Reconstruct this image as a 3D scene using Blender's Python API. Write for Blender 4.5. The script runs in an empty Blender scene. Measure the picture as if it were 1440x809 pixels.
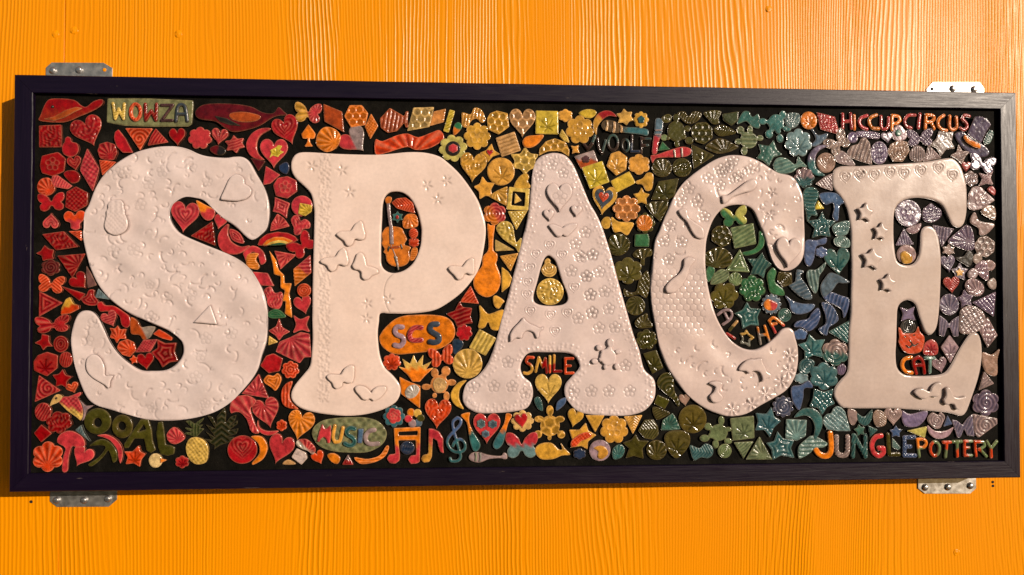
import bpy, math, random
import numpy as np
from mathutils import Vector, Matrix
from mathutils.geometry import delaunay_2d_cdt
from mathutils.kdtree import KDTree

SC = bpy.context.scene
COL = SC.collection
random.seed(7)
RNG = np.random.default_rng(11)
R = math.radians

# ------------------------------------------------------------------ camera, world, sun, exposure
CX, CY, CZ, PITCH, YAW, ROLL, SIGN_H = -0.15029,0.04004,-1.63572,0.018679,0.059799,-0.000484,0.88990
SIGN_W = 2.24
ZC = 1.55                       # height of the sign's centre above the ground
WALL_Y = 0.100                  # the wall lies this far behind the frame's front face (y = 0)

cam_d = bpy.data.cameras.new('camera')
cam_d.sensor_width = 36.0
cam_d.lens = 36.0 * 1040.0 / 1440.0
cam_d.clip_start = 0.01
cam_d.clip_end = 200.0
cam = bpy.data.objects.new('camera', cam_d)
COL.objects.link(cam)
def _rot(a, b, c):
    Rx = np.array([[1,0,0],[0,math.cos(a),-math.sin(a)],[0,math.sin(a),math.cos(a)]])
    Ry = np.array([[math.cos(b),0,math.sin(b)],[0,1,0],[-math.sin(b),0,math.cos(b)]])
    Rz = np.array([[math.cos(c),-math.sin(c),0],[math.sin(c),math.cos(c),0],[0,0,1]])
    return Ry @ Rx @ Rz
_A = _rot(PITCH, YAW, ROLL)     # columns: right, down, forward in (x, down, depth)
_M = np.array([[1,0,0],[0,0,1],[0,-1,0]])
_B = _M @ _A
_rx, _dn, _fw = _B[:, 0], _B[:, 1], _B[:, 2]
cam.matrix_world = Matrix((( _rx[0], -_dn[0], -_fw[0], CX),
                           ( _rx[1], -_dn[1], -_fw[1], CZ),
                           ( _rx[2], -_dn[2], -_fw[2], ZC - CY),
                           (0, 0, 0, 1)))
SC.camera = cam

SUN_DIR = Vector((0.87, -1.0, 0.36)).normalized()     # towards the sun
SUN_EL = math.asin(SUN_DIR.z)
SUN_AZ = math.atan2(SUN_DIR.x, SUN_DIR.y)             # clockwise from +Y
world = bpy.data.worlds.new('World')
SC.world = world
world.use_nodes = True
wn = world.node_tree.nodes
wl_ = world.node_tree.links
for n in list(wn):
    wn.remove(n)
sky = wn.new('ShaderNodeTexSky')
sky.sky_type = 'NISHITA'
sky.sun_disc = False
sky.sun_elevation = SUN_EL
sky.sun_rotation = SUN_AZ
bg = wn.new('ShaderNodeBackground')
bg.inputs['Strength'].default_value = 0.05
wo = wn.new('ShaderNodeOutputWorld')
wl_.new(sky.outputs[0], bg.inputs[0])
wl_.new(bg.outputs[0], wo.inputs[0])

sun_d = bpy.data.lights.new('sun', 'SUN')
sun_d.energy = 5.0
sun_d.angle = R(0.5)
sun_d.color = (1.0, 0.85, 0.70)
sun = bpy.data.objects.new('sun', sun_d)
COL.objects.link(sun)
sun.location = (3, -4, 4)
sun.rotation_euler = (-SUN_DIR).to_track_quat('-Z', 'Y').to_euler()

SC.view_settings.view_transform = 'Standard'
SC.view_settings.look = 'None'
SC.view_settings.exposure = -0.28
SC.view_settings.gamma = 1.0
SC.view_settings.use_curve_mapping = False
SC.render.engine = 'CYCLES'
SC.cycles.max_bounces = 6
SC.cycles.use_denoising = True

# ------------------------------------------------------------------ materials
class NT:
    def __init__(s, name):
        s.m = bpy.data.materials.new(name)
        s.m.use_nodes = True
        s.t = s.m.node_tree
        s.b = s.t.nodes['Principled BSDF']
    def n(s, typ, **kw):
        x = s.t.nodes.new(typ)
        for k, v in kw.items():
            setattr(x, k, v)
        return x
    def put(s, sock, v):
        if hasattr(v, 'is_output') or isinstance(v, bpy.types.NodeSocket):
            s.t.links.new(v, sock)
        else:
            sock.default_value = v
    def math(s, op, a, b=0.0, c=0.0):
        x = s.n('ShaderNodeMath', operation=op)
        s.put(x.inputs[0], a); s.put(x.inputs[1], b); s.put(x.inputs[2], c)
        return x.outputs[0]
    def noise(s, vec, scale, detail=2.0, rough=0.5, dist=0.0):
        x = s.n('ShaderNodeTexNoise')
        if vec is not None: s.put(x.inputs['Vector'], vec)
        x.inputs['Scale'].default_value = scale
        x.inputs['Detail'].default_value = detail
        x.inputs['Roughness'].default_value = rough
        x.inputs['Distortion'].default_value = dist
        return x.outputs['Fac']
    def comb(s, x, y, z):
        c = s.n('ShaderNodeCombineXYZ')
        s.put(c.inputs[0], x); s.put(c.inputs[1], y); s.put(c.inputs[2], z)
        return c.outputs[0]
    def obj(s):
        return s.n('ShaderNodeTexCoord').outputs['Object']
    def sep(s, v):
        x = s.n('ShaderNodeSeparateXYZ'); s.put(x.inputs[0], v)
        return x.outputs
    def remap(s, v, a, b, c, d):
        x = s.n('ShaderNodeMapRange')
        s.put(x.inputs[0], v)
        for i, q in enumerate((a, b, c, d)):
            s.put(x.inputs[1 + i], q)
        return x.outputs[0]
    def mix(s, f, a, b, mode='MIX'):
        x = s.n('ShaderNodeMix', data_type='RGBA', blend_type=mode)
        s.put(x.inputs[0], f)
        for sock, v in ((x.inputs[6], a), (x.inputs[7], b)):
            s.put(sock, v if not isinstance(v, tuple) else (v + (1.0,))[:4])
        return x.outputs[2]
    def bump(s, h, strength, dist, normal=None):
        x = s.n('ShaderNodeBump')
        x.inputs['Strength'].default_value = strength
        x.inputs['Distance'].default_value = dist
        s.put(x.inputs['Height'], h)
        if normal is not None: s.put(x.inputs['Normal'], normal)
        return x.outputs[0]
    def out(s, **kw):
        for k, v in kw.items():
            s.put(s.b.inputs[k.replace('_', ' ')], v if not (isinstance(v, tuple) and len(v) == 3) else v + (1.0,))
        return s.m

def mat_glaze():
    t = NT('glazed_ceramic')
    at = t.n('ShaderNodeAttribute', attribute_name='glaze')
    co = t.obj()
    oi = t.n('ShaderNodeObjectInfo')
    vec = t.n('ShaderNodeVectorMath', operation='ADD')
    t.put(vec.inputs[0], co)
    t.put(vec.inputs[1], t.comb(t.math('MULTIPLY', oi.outputs['Random'], 9.0), t.math('MULTIPLY', oi.outputs['Random'], 4.0), 0.0))
    v = vec.outputs[0]
    n1 = t.noise(v, 70.0, 3.0, 0.6)
    n2 = t.noise(v, 420.0, 2.0, 0.6)
    k = t.math('ADD', t.remap(n1, 0.3, 0.7, 0.52, 1.20), t.remap(n2, 0.3, 0.7, -0.12, 0.12))
    c = t.mix(1.0, at.outputs['Color'], t.comb(k, k, k), 'MULTIPLY')
    rg = t.math('ADD', t.remap(n1, 0.3, 0.7, 0.07, 0.15), t.math('MULTIPLY', oi.outputs['Random'], 0.12))
    n4 = t.noise(v, 190.0, 2.0, 0.5)
    nb = t.bump(t.math('ADD', t.math('ADD', n1, t.math('MULTIPLY', n4, 0.28)), t.math('MULTIPLY', n2, 0.07)), 0.42, 0.0022)
    return t.out(Base_Color=c, Roughness=rg, Normal=nb, Specular_IOR_Level=0.36)

def mat_white():
    t = NT('white_glazed_stoneware')
    at = t.n('ShaderNodeAttribute', attribute_name='glaze')
    co = t.obj()
    n1 = t.noise(co, 9.0, 3.0, 0.6)
    n2 = t.noise(co, 120.0, 3.0, 0.6)
    n3 = t.noise(co, 700.0, 1.0, 0.5)
    k = t.math('ADD', t.remap(n1, 0.3, 0.7, 0.90, 1.04), t.remap(n2, 0.3, 0.7, -0.05, 0.05))
    c = t.mix(1.0, at.outputs['Color'], t.comb(k, k, k), 'MULTIPLY')
    n5 = t.noise(co, 5.5, 4.0, 0.65)
    c = t.mix(t.remap(n5, 0.40, 0.64, 0.0, 0.75), c, t.mix(1.0, c, (0.93, 0.90, 0.88), 'MULTIPLY'))
    speck = t.math('GREATER_THAN', n3, 0.80)
    c = t.mix(t.math('MULTIPLY', speck, 0.5), c, (0.25, 0.16, 0.10))
    nb = t.bump(t.math('ADD', t.math('MULTIPLY', t.noise(co, 28.0, 2.0), 1.0), t.math('MULTIPLY', n2, 0.22)), 0.16, 0.003)
    return t.out(Base_Color=c, Roughness=t.remap(n1, 0.3, 0.7, 0.15, 0.27), Normal=nb, Specular_IOR_Level=0.42)

def mat_wall():
    t = NT('orange_painted_siding')
    x, y, z = t.sep(t.obj())
    lo = t.noise(t.comb(t.math('MULTIPLY', x, 2.0), 0.0, t.math('MULTIPLY', z, 0.42)), 1.0, 1.0, 0.5)
    me = t.noise(t.comb(t.math('MULTIPLY', x, 11.0), 3.0, t.math('MULTIPLY', z, 3.2)), 1.0, 2.0, 0.5)
    fi = t.noise(t.comb(t.math('MULTIPLY', x, 40.0), 7.0, t.math('MULTIPLY', z, 14.0)), 1.0, 2.0, 0.5)
    def lines(F, kl, km, kf, pw):
        ph = t.math('ADD', t.math('MULTIPLY', x, F), t.math('MULTIPLY', lo, kl))
        ph = t.math('ADD', ph, t.math('MULTIPLY', me, km))
        ph = t.math('ADD', ph, t.math('MULTIPLY', fi, kf))
        q = t.math('SINE', t.math('MULTIPLY', ph, 2 * math.pi))
        return t.math('POWER', t.remap(q, -1.0, 1.0, 0.0, 1.0), pw)
    sa = lines(142.0, 24.0, 1.5, 0.3, 1.3)
    sb = lines(92.0, 34.0, 2.4, 0.4, 1.7)
    zo = t.noise(t.comb(t.math('MULTIPLY', x, 5.5), 21.0, t.math('MULTIPLY', z, 0.35)), 1.0, 1.0)
    zo = t.remap(zo, 0.42, 0.58, 0.0, 1.0)
    s = t.math('ADD', t.math('MULTIPLY', sa, t.math('SUBTRACT', 0.62, t.math('MULTIPLY', zo, 0.62))), t.math('MULTIPLY', sb, zo))
    am = t.noise(t.comb(t.math('MULTIPLY', x, 7.0), 11.0, t.math('MULTIPLY', z, 0.8)), 1.0, 1.0)
    s = t.math('MULTIPLY', s, t.remap(am, 0.36, 0.64, 0.30, 1.0))
    gr = t.noise(t.comb(t.math('MULTIPLY', x, 900.0), t.math('MULTIPLY', y, 900.0), t.math('MULTIPLY', z, 420.0)), 1.0, 2.0, 0.6)
    h = t.math('ADD', s, t.math('MULTIPLY', gr, 0.12))
    nb = t.bump(h, 0.95, 0.00135)
    v1 = t.noise(t.comb(t.math('MULTIPLY', x, 3.0), 5.0, t.math('MULTIPLY', z, 1.5)), 1.0, 3.0)
    c = t.mix(t.remap(v1, 0.35, 0.65, 0.0, 1.0), (0.87, 0.295, 0.0004), (0.89, 0.31, 0.0005))
    c = t.mix(t.math('MULTIPLY', t.remap(s, 0.0, 0.12, 1.0, 0.0), 0.22), c, (0.72, 0.20, 0.001))
    return t.out(Base_Color=c, Roughness=t.remap(gr, 0.3, 0.7, 0.25, 0.36), Normal=nb, Specular_IOR_Level=0.24)

def mat_frame():
    t = NT('dark_purple_painted_wood')
    x, y, z = t.sep(t.obj())
    g = t.noise(t.comb(t.math('MULTIPLY', x, 14.0), t.math('MULTIPLY', y, 300.0), t.math('MULTIPLY', z, 300.0)), 1.0, 4.0, 0.65)
    g2 = t.noise(t.comb(t.math('MULTIPLY', x, 3.0), t.math('MULTIPLY', y, 90.0), t.math('MULTIPLY', z, 90.0)), 1.0, 3.0, 0.6)
    nb = t.bump(t.math('ADD', g, t.math('MULTIPLY', g2, 0.8)), 0.34, 0.0012)
    c = t.mix(t.remap(g2, 0.35, 0.65, 0.0, 1.0), (0.0050, 0.0018, 0.0110), (0.0080, 0.0034, 0.0150))
    wear = t.math('GREATER_THAN', t.noise(t.comb(t.math('MULTIPLY', x, 9.0), t.math('MULTIPLY', y, 160.0), t.math('MULTIPLY', z, 160.0)), 1.0, 4.0, 0.7), 0.69)
    c = t.mix(t.math('MULTIPLY', wear, 0.6), c, (0.20, 0.16, 0.14))
    return t.out(Base_Color=c, Roughness=t.remap(g, 0.3, 0.7, 0.28, 0.46), Normal=nb, Specular_IOR_Level=0.32)

def mat_grout():
    t = NT('black_grout')
    co = t.obj()
    n1 = t.noise(co, 35.0, 4.0, 0.65)
    n2 = t.noise(co, 600.0, 2.0, 0.6)
    c = t.mix(t.remap(n1, 0.35, 0.7, 0.0, 1.0), (0.0030, 0.0026, 0.0019), (0.0075, 0.0064, 0.0045))
    dust = t.math('MULTIPLY', t.math('GREATER_THAN', n2, 0.72), t.remap(n1, 0.45, 0.7, 0.0, 0.5))
    c = t.mix(dust, c, (0.10, 0.08, 0.055))
    n3 = t.noise(co, 11.0, 5.0, 0.7)
    c = t.mix(t.remap(n3, 0.52, 0.72, 0.0, 0.55), c, (0.026, 0.023, 0.018))
    nb = t.bump(t.math('ADD', t.math('MULTIPLY', n1, 1.6), t.math('MULTIPLY', n2, 0.35)), 0.7, 0.003)
    return t.out(Base_Color=c, Roughness=0.75, Normal=nb, Specular_IOR_Level=0.08)

def mat_metal(name, col, ro, sc):
    t = NT(name)
    co = t.obj()
    n1 = t.noise(co, sc, 3.0, 0.6)
    v = t.n('ShaderNodeTexVoronoi'); t.put(v.inputs['Vector'], co); v.inputs['Scale'].default_value = sc * 1.6
    k = t.math('ADD', t.remap(n1, 0.3, 0.7, 0.65, 1.05), t.remap(v.outputs['Distance'], 0.0, 1.0, -0.08, 0.12))
    c = t.mix(1.0, col, t.comb(k, k, k), 'MULTIPLY')
    return t.out(Base_Color=c, Metallic=0.85, Roughness=t.remap(n1, 0.3, 0.7, ro * 0.8, ro * 1.25), Normal=t.bump(n1, 0.15, 0.001))

def mat_plain(name, col, ro):
    t = NT(name)
    n1 = t.noise(t.obj(), 300.0, 2.0)
    k = t.remap(n1, 0.3, 0.7, 0.8, 1.1)
    return t.out(Base_Color=t.mix(1.0, col, t.comb(k, k, k), 'MULTIPLY'), Roughness=ro)

M_GLAZE = mat_glaze()
M_WHITE = mat_white()
M_WALL = mat_wall()
M_FRAME = mat_frame()
M_GROUT = mat_grout()
M_STEEL = mat_metal('galvanised_steel', (0.62, 0.60, 0.56), 0.38, 60.0)
M_SCREW = mat_metal('zinc_screw', (0.60, 0.60, 0.60), 0.30, 200.0)
M_HOLE = mat_plain('dark_hole', (0.012, 0.008, 0.006), 0.9)

# ------------------------------------------------------------------ data (board plane, tenths of a millimetre, x right, z up, from the sign's centre)
TILES = """
whale_tile rd/rw@270 n Q -10689,3485 -10676,3607 -10569,3867 -10450,3953 -10139,3958 -9955,3923 -9844,3829 -9733,3793 -9587,3910 -9422,3959 -9374,3894 -9475,3778 -9695,3660 -9878,3581 -10060,3495 -10279,3453
+fin br n P -10618,3519 -10400,3568 -10146,3716 -9928,3788 -9781,3760 -9963,3674 -10181,3545 -10399,3477
+eye dk n e -10421,3784,58,60,0
heart_tile rr r20 h -9690,3253,661,654,22
square_tile rd r45 P -10709,3371 -10242,3393 -10237,2922 -10711,2916
ornament_tile rr n Q -10208,2968 -10172,3025 -10158,3102 -10100,3137 -10037,3099 -10018,3031 -9908,2991 -9877,2858 -9942,2743 -10070,2715 -10191,2778 -10222,2892
shell_tile rr f30 P -9438,2986 -9284,3037 -9117,2982 -9067,2811 -9132,2658 -9279,2637 -9427,2693 -9477,2844
half_round_tile rr n P -9047,3308 -8897,3119 -8739,2815 -8949,2813 -9080,2945 -9137,3116 -9120,3249
triangle_tile ro s P -8910,3340 -8333,3345 -8591,2867
triangle_tile rr l60 P -8269,3346 -7999,3054 -8433,2972 -8368,3183
hexagon_tile rd w P -10454,2767 -10308,2803 -10153,2665 -10187,2399 -10412,2290 -10639,2356 -10677,2507 -10636,2716
heart_tile rr c h -9962,2561,293,311,12
diamond_tile rp b P -9698,2891 -9443,2464 -9460,2369 -9577,1968 -9846,2421 -9829,2517
triangle_tile ro l40 P -9445,2643 -9087,2601 -9368,2313
drop_tile rd n Q -10186,2342 -10103,2407 -9938,2401 -9856,2288 -9899,2174 -10027,2146 -10119,2229
leaf_tile rp l70 P -10412,2283 -10303,2303 -10007,2078 -10098,2013 -10373,2056 -10436,2188
shell_tile ro f40 Q -10731,2109 -10648,2223 -10503,2244 -10410,2150 -10365,2018 -10444,1903 -10589,1876 -10718,1958
butterfly_tile rr n b -10442,1734,546,378,5
hexagon_tile rd b P -10123,1949 -9927,2065 -9676,1934 -9681,1669 -9935,1526 -10149,1627
heart_tile rp c h -10437,1333,327,325,178
trefoil_tile rp/ro@90 n Q -10165,1437 -10093,1525 -9994,1503 -9945,1439 -9873,1534 -9763,1528 -9718,1441 -9779,1327 -9834,1269 -9833,1175 -9916,1136 -10016,1173 -10035,1287 -10127,1324
diamond_tile rd r P -10608,1030 -10161,1097 -9858,769 -10320,692
triangle_tile ro l20 P -10070,1097 -9803,1110 -9804,891
star_tile rd n P -10731,622 -10630,679 -10558,800 -10466,717 -10364,699 -10392,567 -10362,510 -10500,491 -10591,464 -10618,577
flower_tile mr s f6 -10436,321,371,346,0
triangle_tile rd f90 P -10290,567 -9717,619 -9978,96
butterfly_tile ro v90 b -10421,-33,545,369,-6
heart_tile rd n h -9831,13,383,370,42
sliver_tile mv n P -9696,354 -9603,210 -9471,-54 -9665,-111 -9701,210
triangle_tile rd n P -10220,-74 -9707,-243 -9834,-394
heart_tile rr c Q -9790,-357 -9689,-281 -9635,-168 -9525,-168 -9524,-281 -9431,-413 -9503,-489 -9687,-470
triangle_tile tl l90 P -9434,-130 -9193,-364 -9498,-319
triangle_tile rr c P -10656,-188 -10173,-440 -10660,-733
heart_tile ro/oy@110 n P -10108,-364 -10017,-312 -9950,-451 -9833,-489 -9832,-564 -10013,-658 -10213,-689 -10197,-545
butterfly_tile rr f90 b -10375,-892,709,357,5
maraca_tile rr n Q -9449,-470 -9358,-413 -9284,-489 -9100,-508 -8915,-621 -8785,-735 -8765,-886 -8838,-969 -8949,-905 -8987,-735 -9098,-659 -9246,-621 -9392,-621
heart_tile rp l20 h -9181,-791,337,347,25
maple_tile ro f P -9027,-920 -8978,-1015 -8843,-996 -8878,-1110 -8851,-1212 -8987,-1204 -9042,-1310 -9098,-1204 -9190,-1185 -9147,-1071 -9192,-977 -9081,-996
butterfly_tile br/gy@20 n Q -8735,-750 -8605,-826 -8530,-959 -8383,-940 -8242,-959 -8289,-1073 -8362,-1187 -8491,-1224 -8565,-1129 -8713,-1110 -8750,-1053 -8759,-864
leaf_tile ro n P -8278,-1111 -8160,-1009 -8012,-1093 -7881,-1188 -7899,-1252 -8085,-1206
diamond_tile rp b P -8490,-1243 -8188,-1225 -8340,-1490 -8654,-1500
shell_tile ro f60 P -8987,-1280 -8822,-1223 -8692,-1288 -8636,-1451 -8763,-1601 -8929,-1544 -9033,-1412
star_tile rd c P -8195,-1225 -8028,-1313 -7788,-1302 -7830,-1491 -7747,-1693 -7932,-1718 -8079,-1831 -8162,-1680 -8322,-1509 -8186,-1414
star_tile ro n s5 -8682,-1651,176,181,10
heart_tile rd n h -8431,-1705,361,355,8
heart_tile rp H h -7639,1418,595,657,-6
drop_tile rp/or@120 n Q -7388,1783 -7231,1708 -7024,1595 -6998,1499 -7060,1384 -7172,1364 -7274,1459 -7342,1631
heart_tile rp n h -6884,1320,276,321,-14
triangle_tile rd r P -7049,1334 -6981,810 -7505,1018
moon_tile rp n Q -6704,1271 -6816,1194 -6919,1021 -6906,811 -6774,658 -6549,621 -6362,698 -6258,814 -6438,794 -6626,889 -6710,1061
drop_tile rp c Q -6684,1157 -6553,1138 -6440,1043 -6375,871 -6532,889 -6645,965
square_tile rp c P -5722,1875 -5578,1818 -5396,1743 -5445,1607 -5462,1415 -5614,1529 -5766,1566 -5729,1682
round_tile rp n e -5131,1687,447,443,0
+fan_inlay yl f60 P -5169,1750 -4904,1702 -4915,1559 -5054,1458 -5205,1507
shell_tile rp f-20 P -5659,1509 -5519,1414 -5397,1242 -5612,1183 -5808,1135 -5783,1297
trefoil_tile rp r Q -5367,1377 -5292,1474 -5190,1455 -5159,1359 -5064,1398 -4962,1322 -4969,1206 -5101,1178 -5176,1070 -5290,1069 -5310,1223
rainbow_tile rr n P -6070,826 -6025,949 -5875,1066 -5649,1113 -5423,1087 -5271,1011 -5213,935 -5346,869 -5497,829 -5648,836 -5799,828 -5911,804
+orange_band or n P -5973,819 -5880,927 -5711,1001 -5523,1002 -5353,941 -5296,911 -5447,841 -5635,848 -5786,839 -5898,812
+yellow_band ye n P -5906,816 -5805,889 -5636,940 -5485,925 -5390,880 -5484,837 -5635,844 -5785,832
+green_band em n P -5823,816 -5729,859 -5598,886 -5466,864 -5454,833 -5597,821 -5729,813
butterfly_tile rr n b -5137,831,568,431,42
shell_tile rp f150 P -5715,701 -5249,615 -5588,298
lightning_tile or n P -5835,701 -5683,490 -5625,279 -5511,164 -5499,-8 -5348,-8 -5396,-219 -5356,-469 -5328,-757 -5487,-661 -5470,-392 -5546,-392 -5490,-162 -5585,-105 -5587,145 -5727,183 -5758,413
flower_tile rp n Q -6381,660 -6212,803 -6043,757 -5941,643 -5909,470 -6022,405 -6080,604 -6212,661 -6304,450 -6361,564
mitten_tile or l0 Q -6286,611 -6061,635 -6116,508 -6040,374 -6096,297 -6303,373
parallelogram_tile rp n P -6179,239 -5862,213 -5725,-66 -6037,-48
flower_tile rp r Q -5935,-163 -5793,-86 -5709,-220 -5573,-200 -5535,-335 -5601,-546 -5752,-546 -5858,-469 -5874,-335
drop_tile em c Q -5845,-660 -5714,-576 -5582,-603 -5468,-737 -5638,-768 -5807,-756
diamond_tile rp/or@240 l0 P -4946,609 -4925,224 -5283,-66 -5312,299
round_tile ro c e -5075,-161,295,288,0
heart_tile rp n h -5092,-488,370,407,16
bow_tile rp n Q -5291,-718 -5147,-795 -4965,-730 -5014,-910 -4956,-1064 -5126,-1025 -5296,-1082 -5241,-910
star_tile rp f P -5611,-775 -5542,-967 -5379,-1063 -5522,-1139 -5608,-1254 -5692,-1139 -5835,-1043 -5674,-948
whale_tile dr/mr@270 n Q -7415,3696 -7286,3852 -7024,3903 -6573,3902 -6234,3850 -6006,3738 -5779,3722 -5667,3859 -5552,3764 -5476,3688 -5665,3666 -5816,3605 -6042,3447 -6306,3347 -6606,3293 -6795,3379 -6983,3511 -7321,3563
+belly br n Q -6669,3695 -6369,3731 -6030,3648 -6142,3530 -6442,3507 -6668,3580
+fin dk n P -7005,3632 -6743,3579 -6442,3422 -6667,3434 -6892,3507
heart_tile rd n h -7803,3161,342,375,3
flower_tile rp n f7 -7329,3159,504,468,0
heart_tile rp f h -6913,3184,356,353,-8
eye_tile mr/dk@0 n Q -7110,2913 -6979,2991 -6810,2936 -6783,2840 -6865,2781 -7015,2810
star_tile rp l20 s6 -6578,3027,394,385,10
moon_tile rp n Q -5815,3366 -6004,3378 -6211,3271 -6334,3058 -6302,2865 -6169,2732 -5954,2696 -6076,2830 -6115,3022 -6041,3216
heart_tile rr H h -5466,3340,568,638,22
heart_tile rp n h -5743,2826,586,636,0
+bee_inlay yl p P -5818,2900 -5705,2959 -5649,3017 -5554,2999 -5610,2902 -5516,2865 -5610,2806 -5647,2748 -5760,2785 -5835,2726 -5798,2823
butterfly_tile oy/rp@0 f90 b -5013,3742,578,426,-4
triangle_tile dr n P -6245,2731 -5924,2658 -6073,2444
triangle_tile rp n P -5915,2554 -5608,2364 -5807,2177 -5966,2145
pebble_tile db n Q -5621,2565 -5470,2644 -5412,2529 -5468,2393 -5601,2449
hexagon_tile rp w P -5657,2294 -5449,2335 -5259,2241 -5239,2009 -5446,1853 -5692,1909 -5750,2139
spade_tile or n P -5000,3482 -4904,3356 -4843,3271 -4873,3178 -4941,3169 -4972,3184 -4964,3095 -4902,3007 -5085,3004 -5025,3094 -5017,3184 -5055,3168 -5124,3182 -5151,3267 -5087,3353
triangle_tile ye c P -5823,-1153 -5634,-1287 -5841,-1356
fan_tile rp f200 P -5671,-1498 -5597,-1287 -5371,-1192 -5145,-1078 -4956,-1117 -4915,-1615 -5066,-1622 -5160,-1748
hexagon_tile rr n P -5877,-1592 -5727,-1543 -5527,-1651 -5593,-1918 -5818,-1963 -5999,-1802
flower_tile ro c f7 -5359,-1889,369,363,0
heart_tile or c Q -5922,-2107 -5837,-2012 -5724,-2032 -5630,-1975 -5554,-2110 -5665,-2338 -5779,-2261 -5899,-2184
triangle_tile rp f P -6036,-1985 -5822,-2508 -6396,-2409
moon_tile ro l90 Q -5320,-2157 -5497,-2244 -5559,-2472 -5475,-2683 -5192,-2750 -5325,-2608 -5383,-2416
mushroom_tile rp f60 Q -6628,-2825 -6637,-2635 -6526,-2484 -6265,-2456 -6096,-2564 -6151,-2677 -6207,-2753 -6111,-3058 -6016,-3249 -6185,-3229 -6280,-2981 -6412,-2827 -6524,-2807
heart_tile rp f200 h -5857,-2840,562,655,14
moon_tile rp n Q -6036,-2983 -5998,-3135 -5847,-3213 -5603,-3215 -5772,-3309 -5960,-3269 -6054,-3135
flower_tile ro p f6 -5540,-3102,206,236,0
heart_tile or f200 h -5141,-3113,558,641,-12
shell_tile rp f30 Q -7968,-3267 -7822,-3118 -7654,-3233 -7598,-3366 -7782,-3477 -7930,-3419
round_tile rr H e -6376,-3618,616,599,0
moon_tile or n Q -6184,-3343 -5959,-3345 -5838,-3555 -5919,-3801 -6124,-3932 -6161,-3893 -6013,-3705 -6033,-3496
heart_tile rp n h -5571,-3627,544,639,-18
mushroom_tile wh n P -5206,-3601 -5017,-3698 -4986,-3813 -5110,-3952 -5318,-3790
+mushroom_cap rp/wh@230 f Q -5222,-3495 -5158,-3401 -4970,-3403 -4800,-3595 -4855,-3735 -4969,-3650 -5120,-3592
heart_tile ro n h -4744,-3816,272,290,25
flower_tile rr p f6 -7649,-3867,266,264,0
pebble_tile tn n Q -5505,-3940 -5393,-3846 -5242,-3943
star_tile rd n P -10603,-1110 -10446,-1140 -10445,-1272 -10364,-1370 -10491,-1369 -10561,-1452 -10619,-1345 -10742,-1296 -10611,-1223
round_tile rd c e -10208,-1321,302,342,0
hexagon_tile rd p P -10677,-1564 -10490,-1492 -10267,-1566 -10273,-1834 -10484,-2004 -10744,-1881 -10756,-1686
round_tile rd l80 e -10100,-1654,265,322,0
star_tile rd n s5 -10167,-2054,397,380,-5
triangle_tile rr s P -10658,-1988 -10197,-2313 -10727,-2552
heart_tile ro c h -9956,-2265,260,224,20
round_tile rr l60 e -10555,-2768,339,379,0
flower_tile rd r f6 -10222,-2995,500,467,15
square_tile rd n P -10580,-3035 -10361,-3222 -10585,-3414 -10737,-3218
flower_tile ro f f6 -10449,-3722,588,631,0
mushroom_tile rp n Q -10255,-3418 -10186,-3248 -9974,-3177 -9736,-3301 -9677,-3497 -9828,-3534 -9947,-3518 -10015,-3785 -10036,-4018 -10153,-4026 -10133,-3735 -10088,-3541
heart_tile rp n h -9741,-3730,426,448,-28
sliver_tile bg l70 P -9748,-3048 -9699,-3204 -9569,-3410 -9880,-3164
star_tile ro p P -8555,-3500 -8520,-3632 -8410,-3683 -8504,-3804 -8531,-3960 -8661,-3875 -8827,-3897 -8781,-3751 -8854,-3628 -8687,-3630
chick_tile cr n e -8207,-3832,277,293,0
+beak or n P -8092,-3774 -7948,-3815 -8091,-3886
bird_tile rp/ye@250 b Q -10244,-2541 -10150,-2461 -10047,-2453 -9874,-2446 -9821,-2517 -9741,-2696 -9731,-2839 -9773,-2946 -9869,-2874 -10008,-2783 -10130,-2675
bird_head_tile tn n Q -10411,-2629 -10340,-2460 -10255,-2398 -10159,-2435 -10193,-2515 -10253,-2568 -10338,-2602
+eye dk n e -10270,-2472,37,46,0
bird_wing_tile rp n Q -10047,-2441 -9978,-2427 -9805,-2357 -9779,-2384 -9830,-2449 -9943,-2449
bird_tail_tile pk n P -9807,-2517 -9664,-2652 -9499,-2636 -9645,-2733 -9695,-2929 -9747,-2964 -9711,-2786 -9736,-2661
letter_tile ol n R -9424,-2978,283,281 -9427,-3007,85,97
letter_tile ol n R -8907,-3090,220,254 -8920,-3083,84,94
letter_tile ol n P -8526,-2940 -8361,-2941 -8294,-3149 -8273,-3394 -8207,-3602 -8317,-3676 -8409,-3619 -8458,-3364 -8651,-3353 -8777,-3558 -8869,-3557 -8879,-3482 -8725,-3239 | -8579,-3212 -8461,-3053 -8414,-3157
letter_tile ol n P -8176,-3018 -8065,-2991 -8026,-3246 -7996,-3492 -7889,-3512 -7802,-3550 -7819,-3701 -7966,-3737 -8114,-3698 -8171,-3546 -8210,-3244
palm_tile ol n Q -9591,-3512 -9456,-3401 -9292,-3365 -9145,-3441 -9052,-3555 -9005,-3687 -9022,-3818 -9104,-3855 -9142,-3723 -9198,-3610 -9270,-3703 -9414,-3851 -9541,-3934 -9615,-3895 -9415,-3757 -9289,-3609 -9272,-3515 -9418,-3495
moon_tile rp n Q -9420,-3288 -9238,-3262 -9054,-3348 -8924,-3500 -8886,-3689 -8939,-3876 -8986,-3725 -9006,-3593 -9145,-3404 -9292,-3327
pineapple_tile ye b Q -7564,-3549 -7491,-3380 -7341,-3339 -7190,-3400 -7097,-3555 -7104,-3759 -7153,-3877 -7319,-3918 -7453,-3857 -7529,-3737
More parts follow.
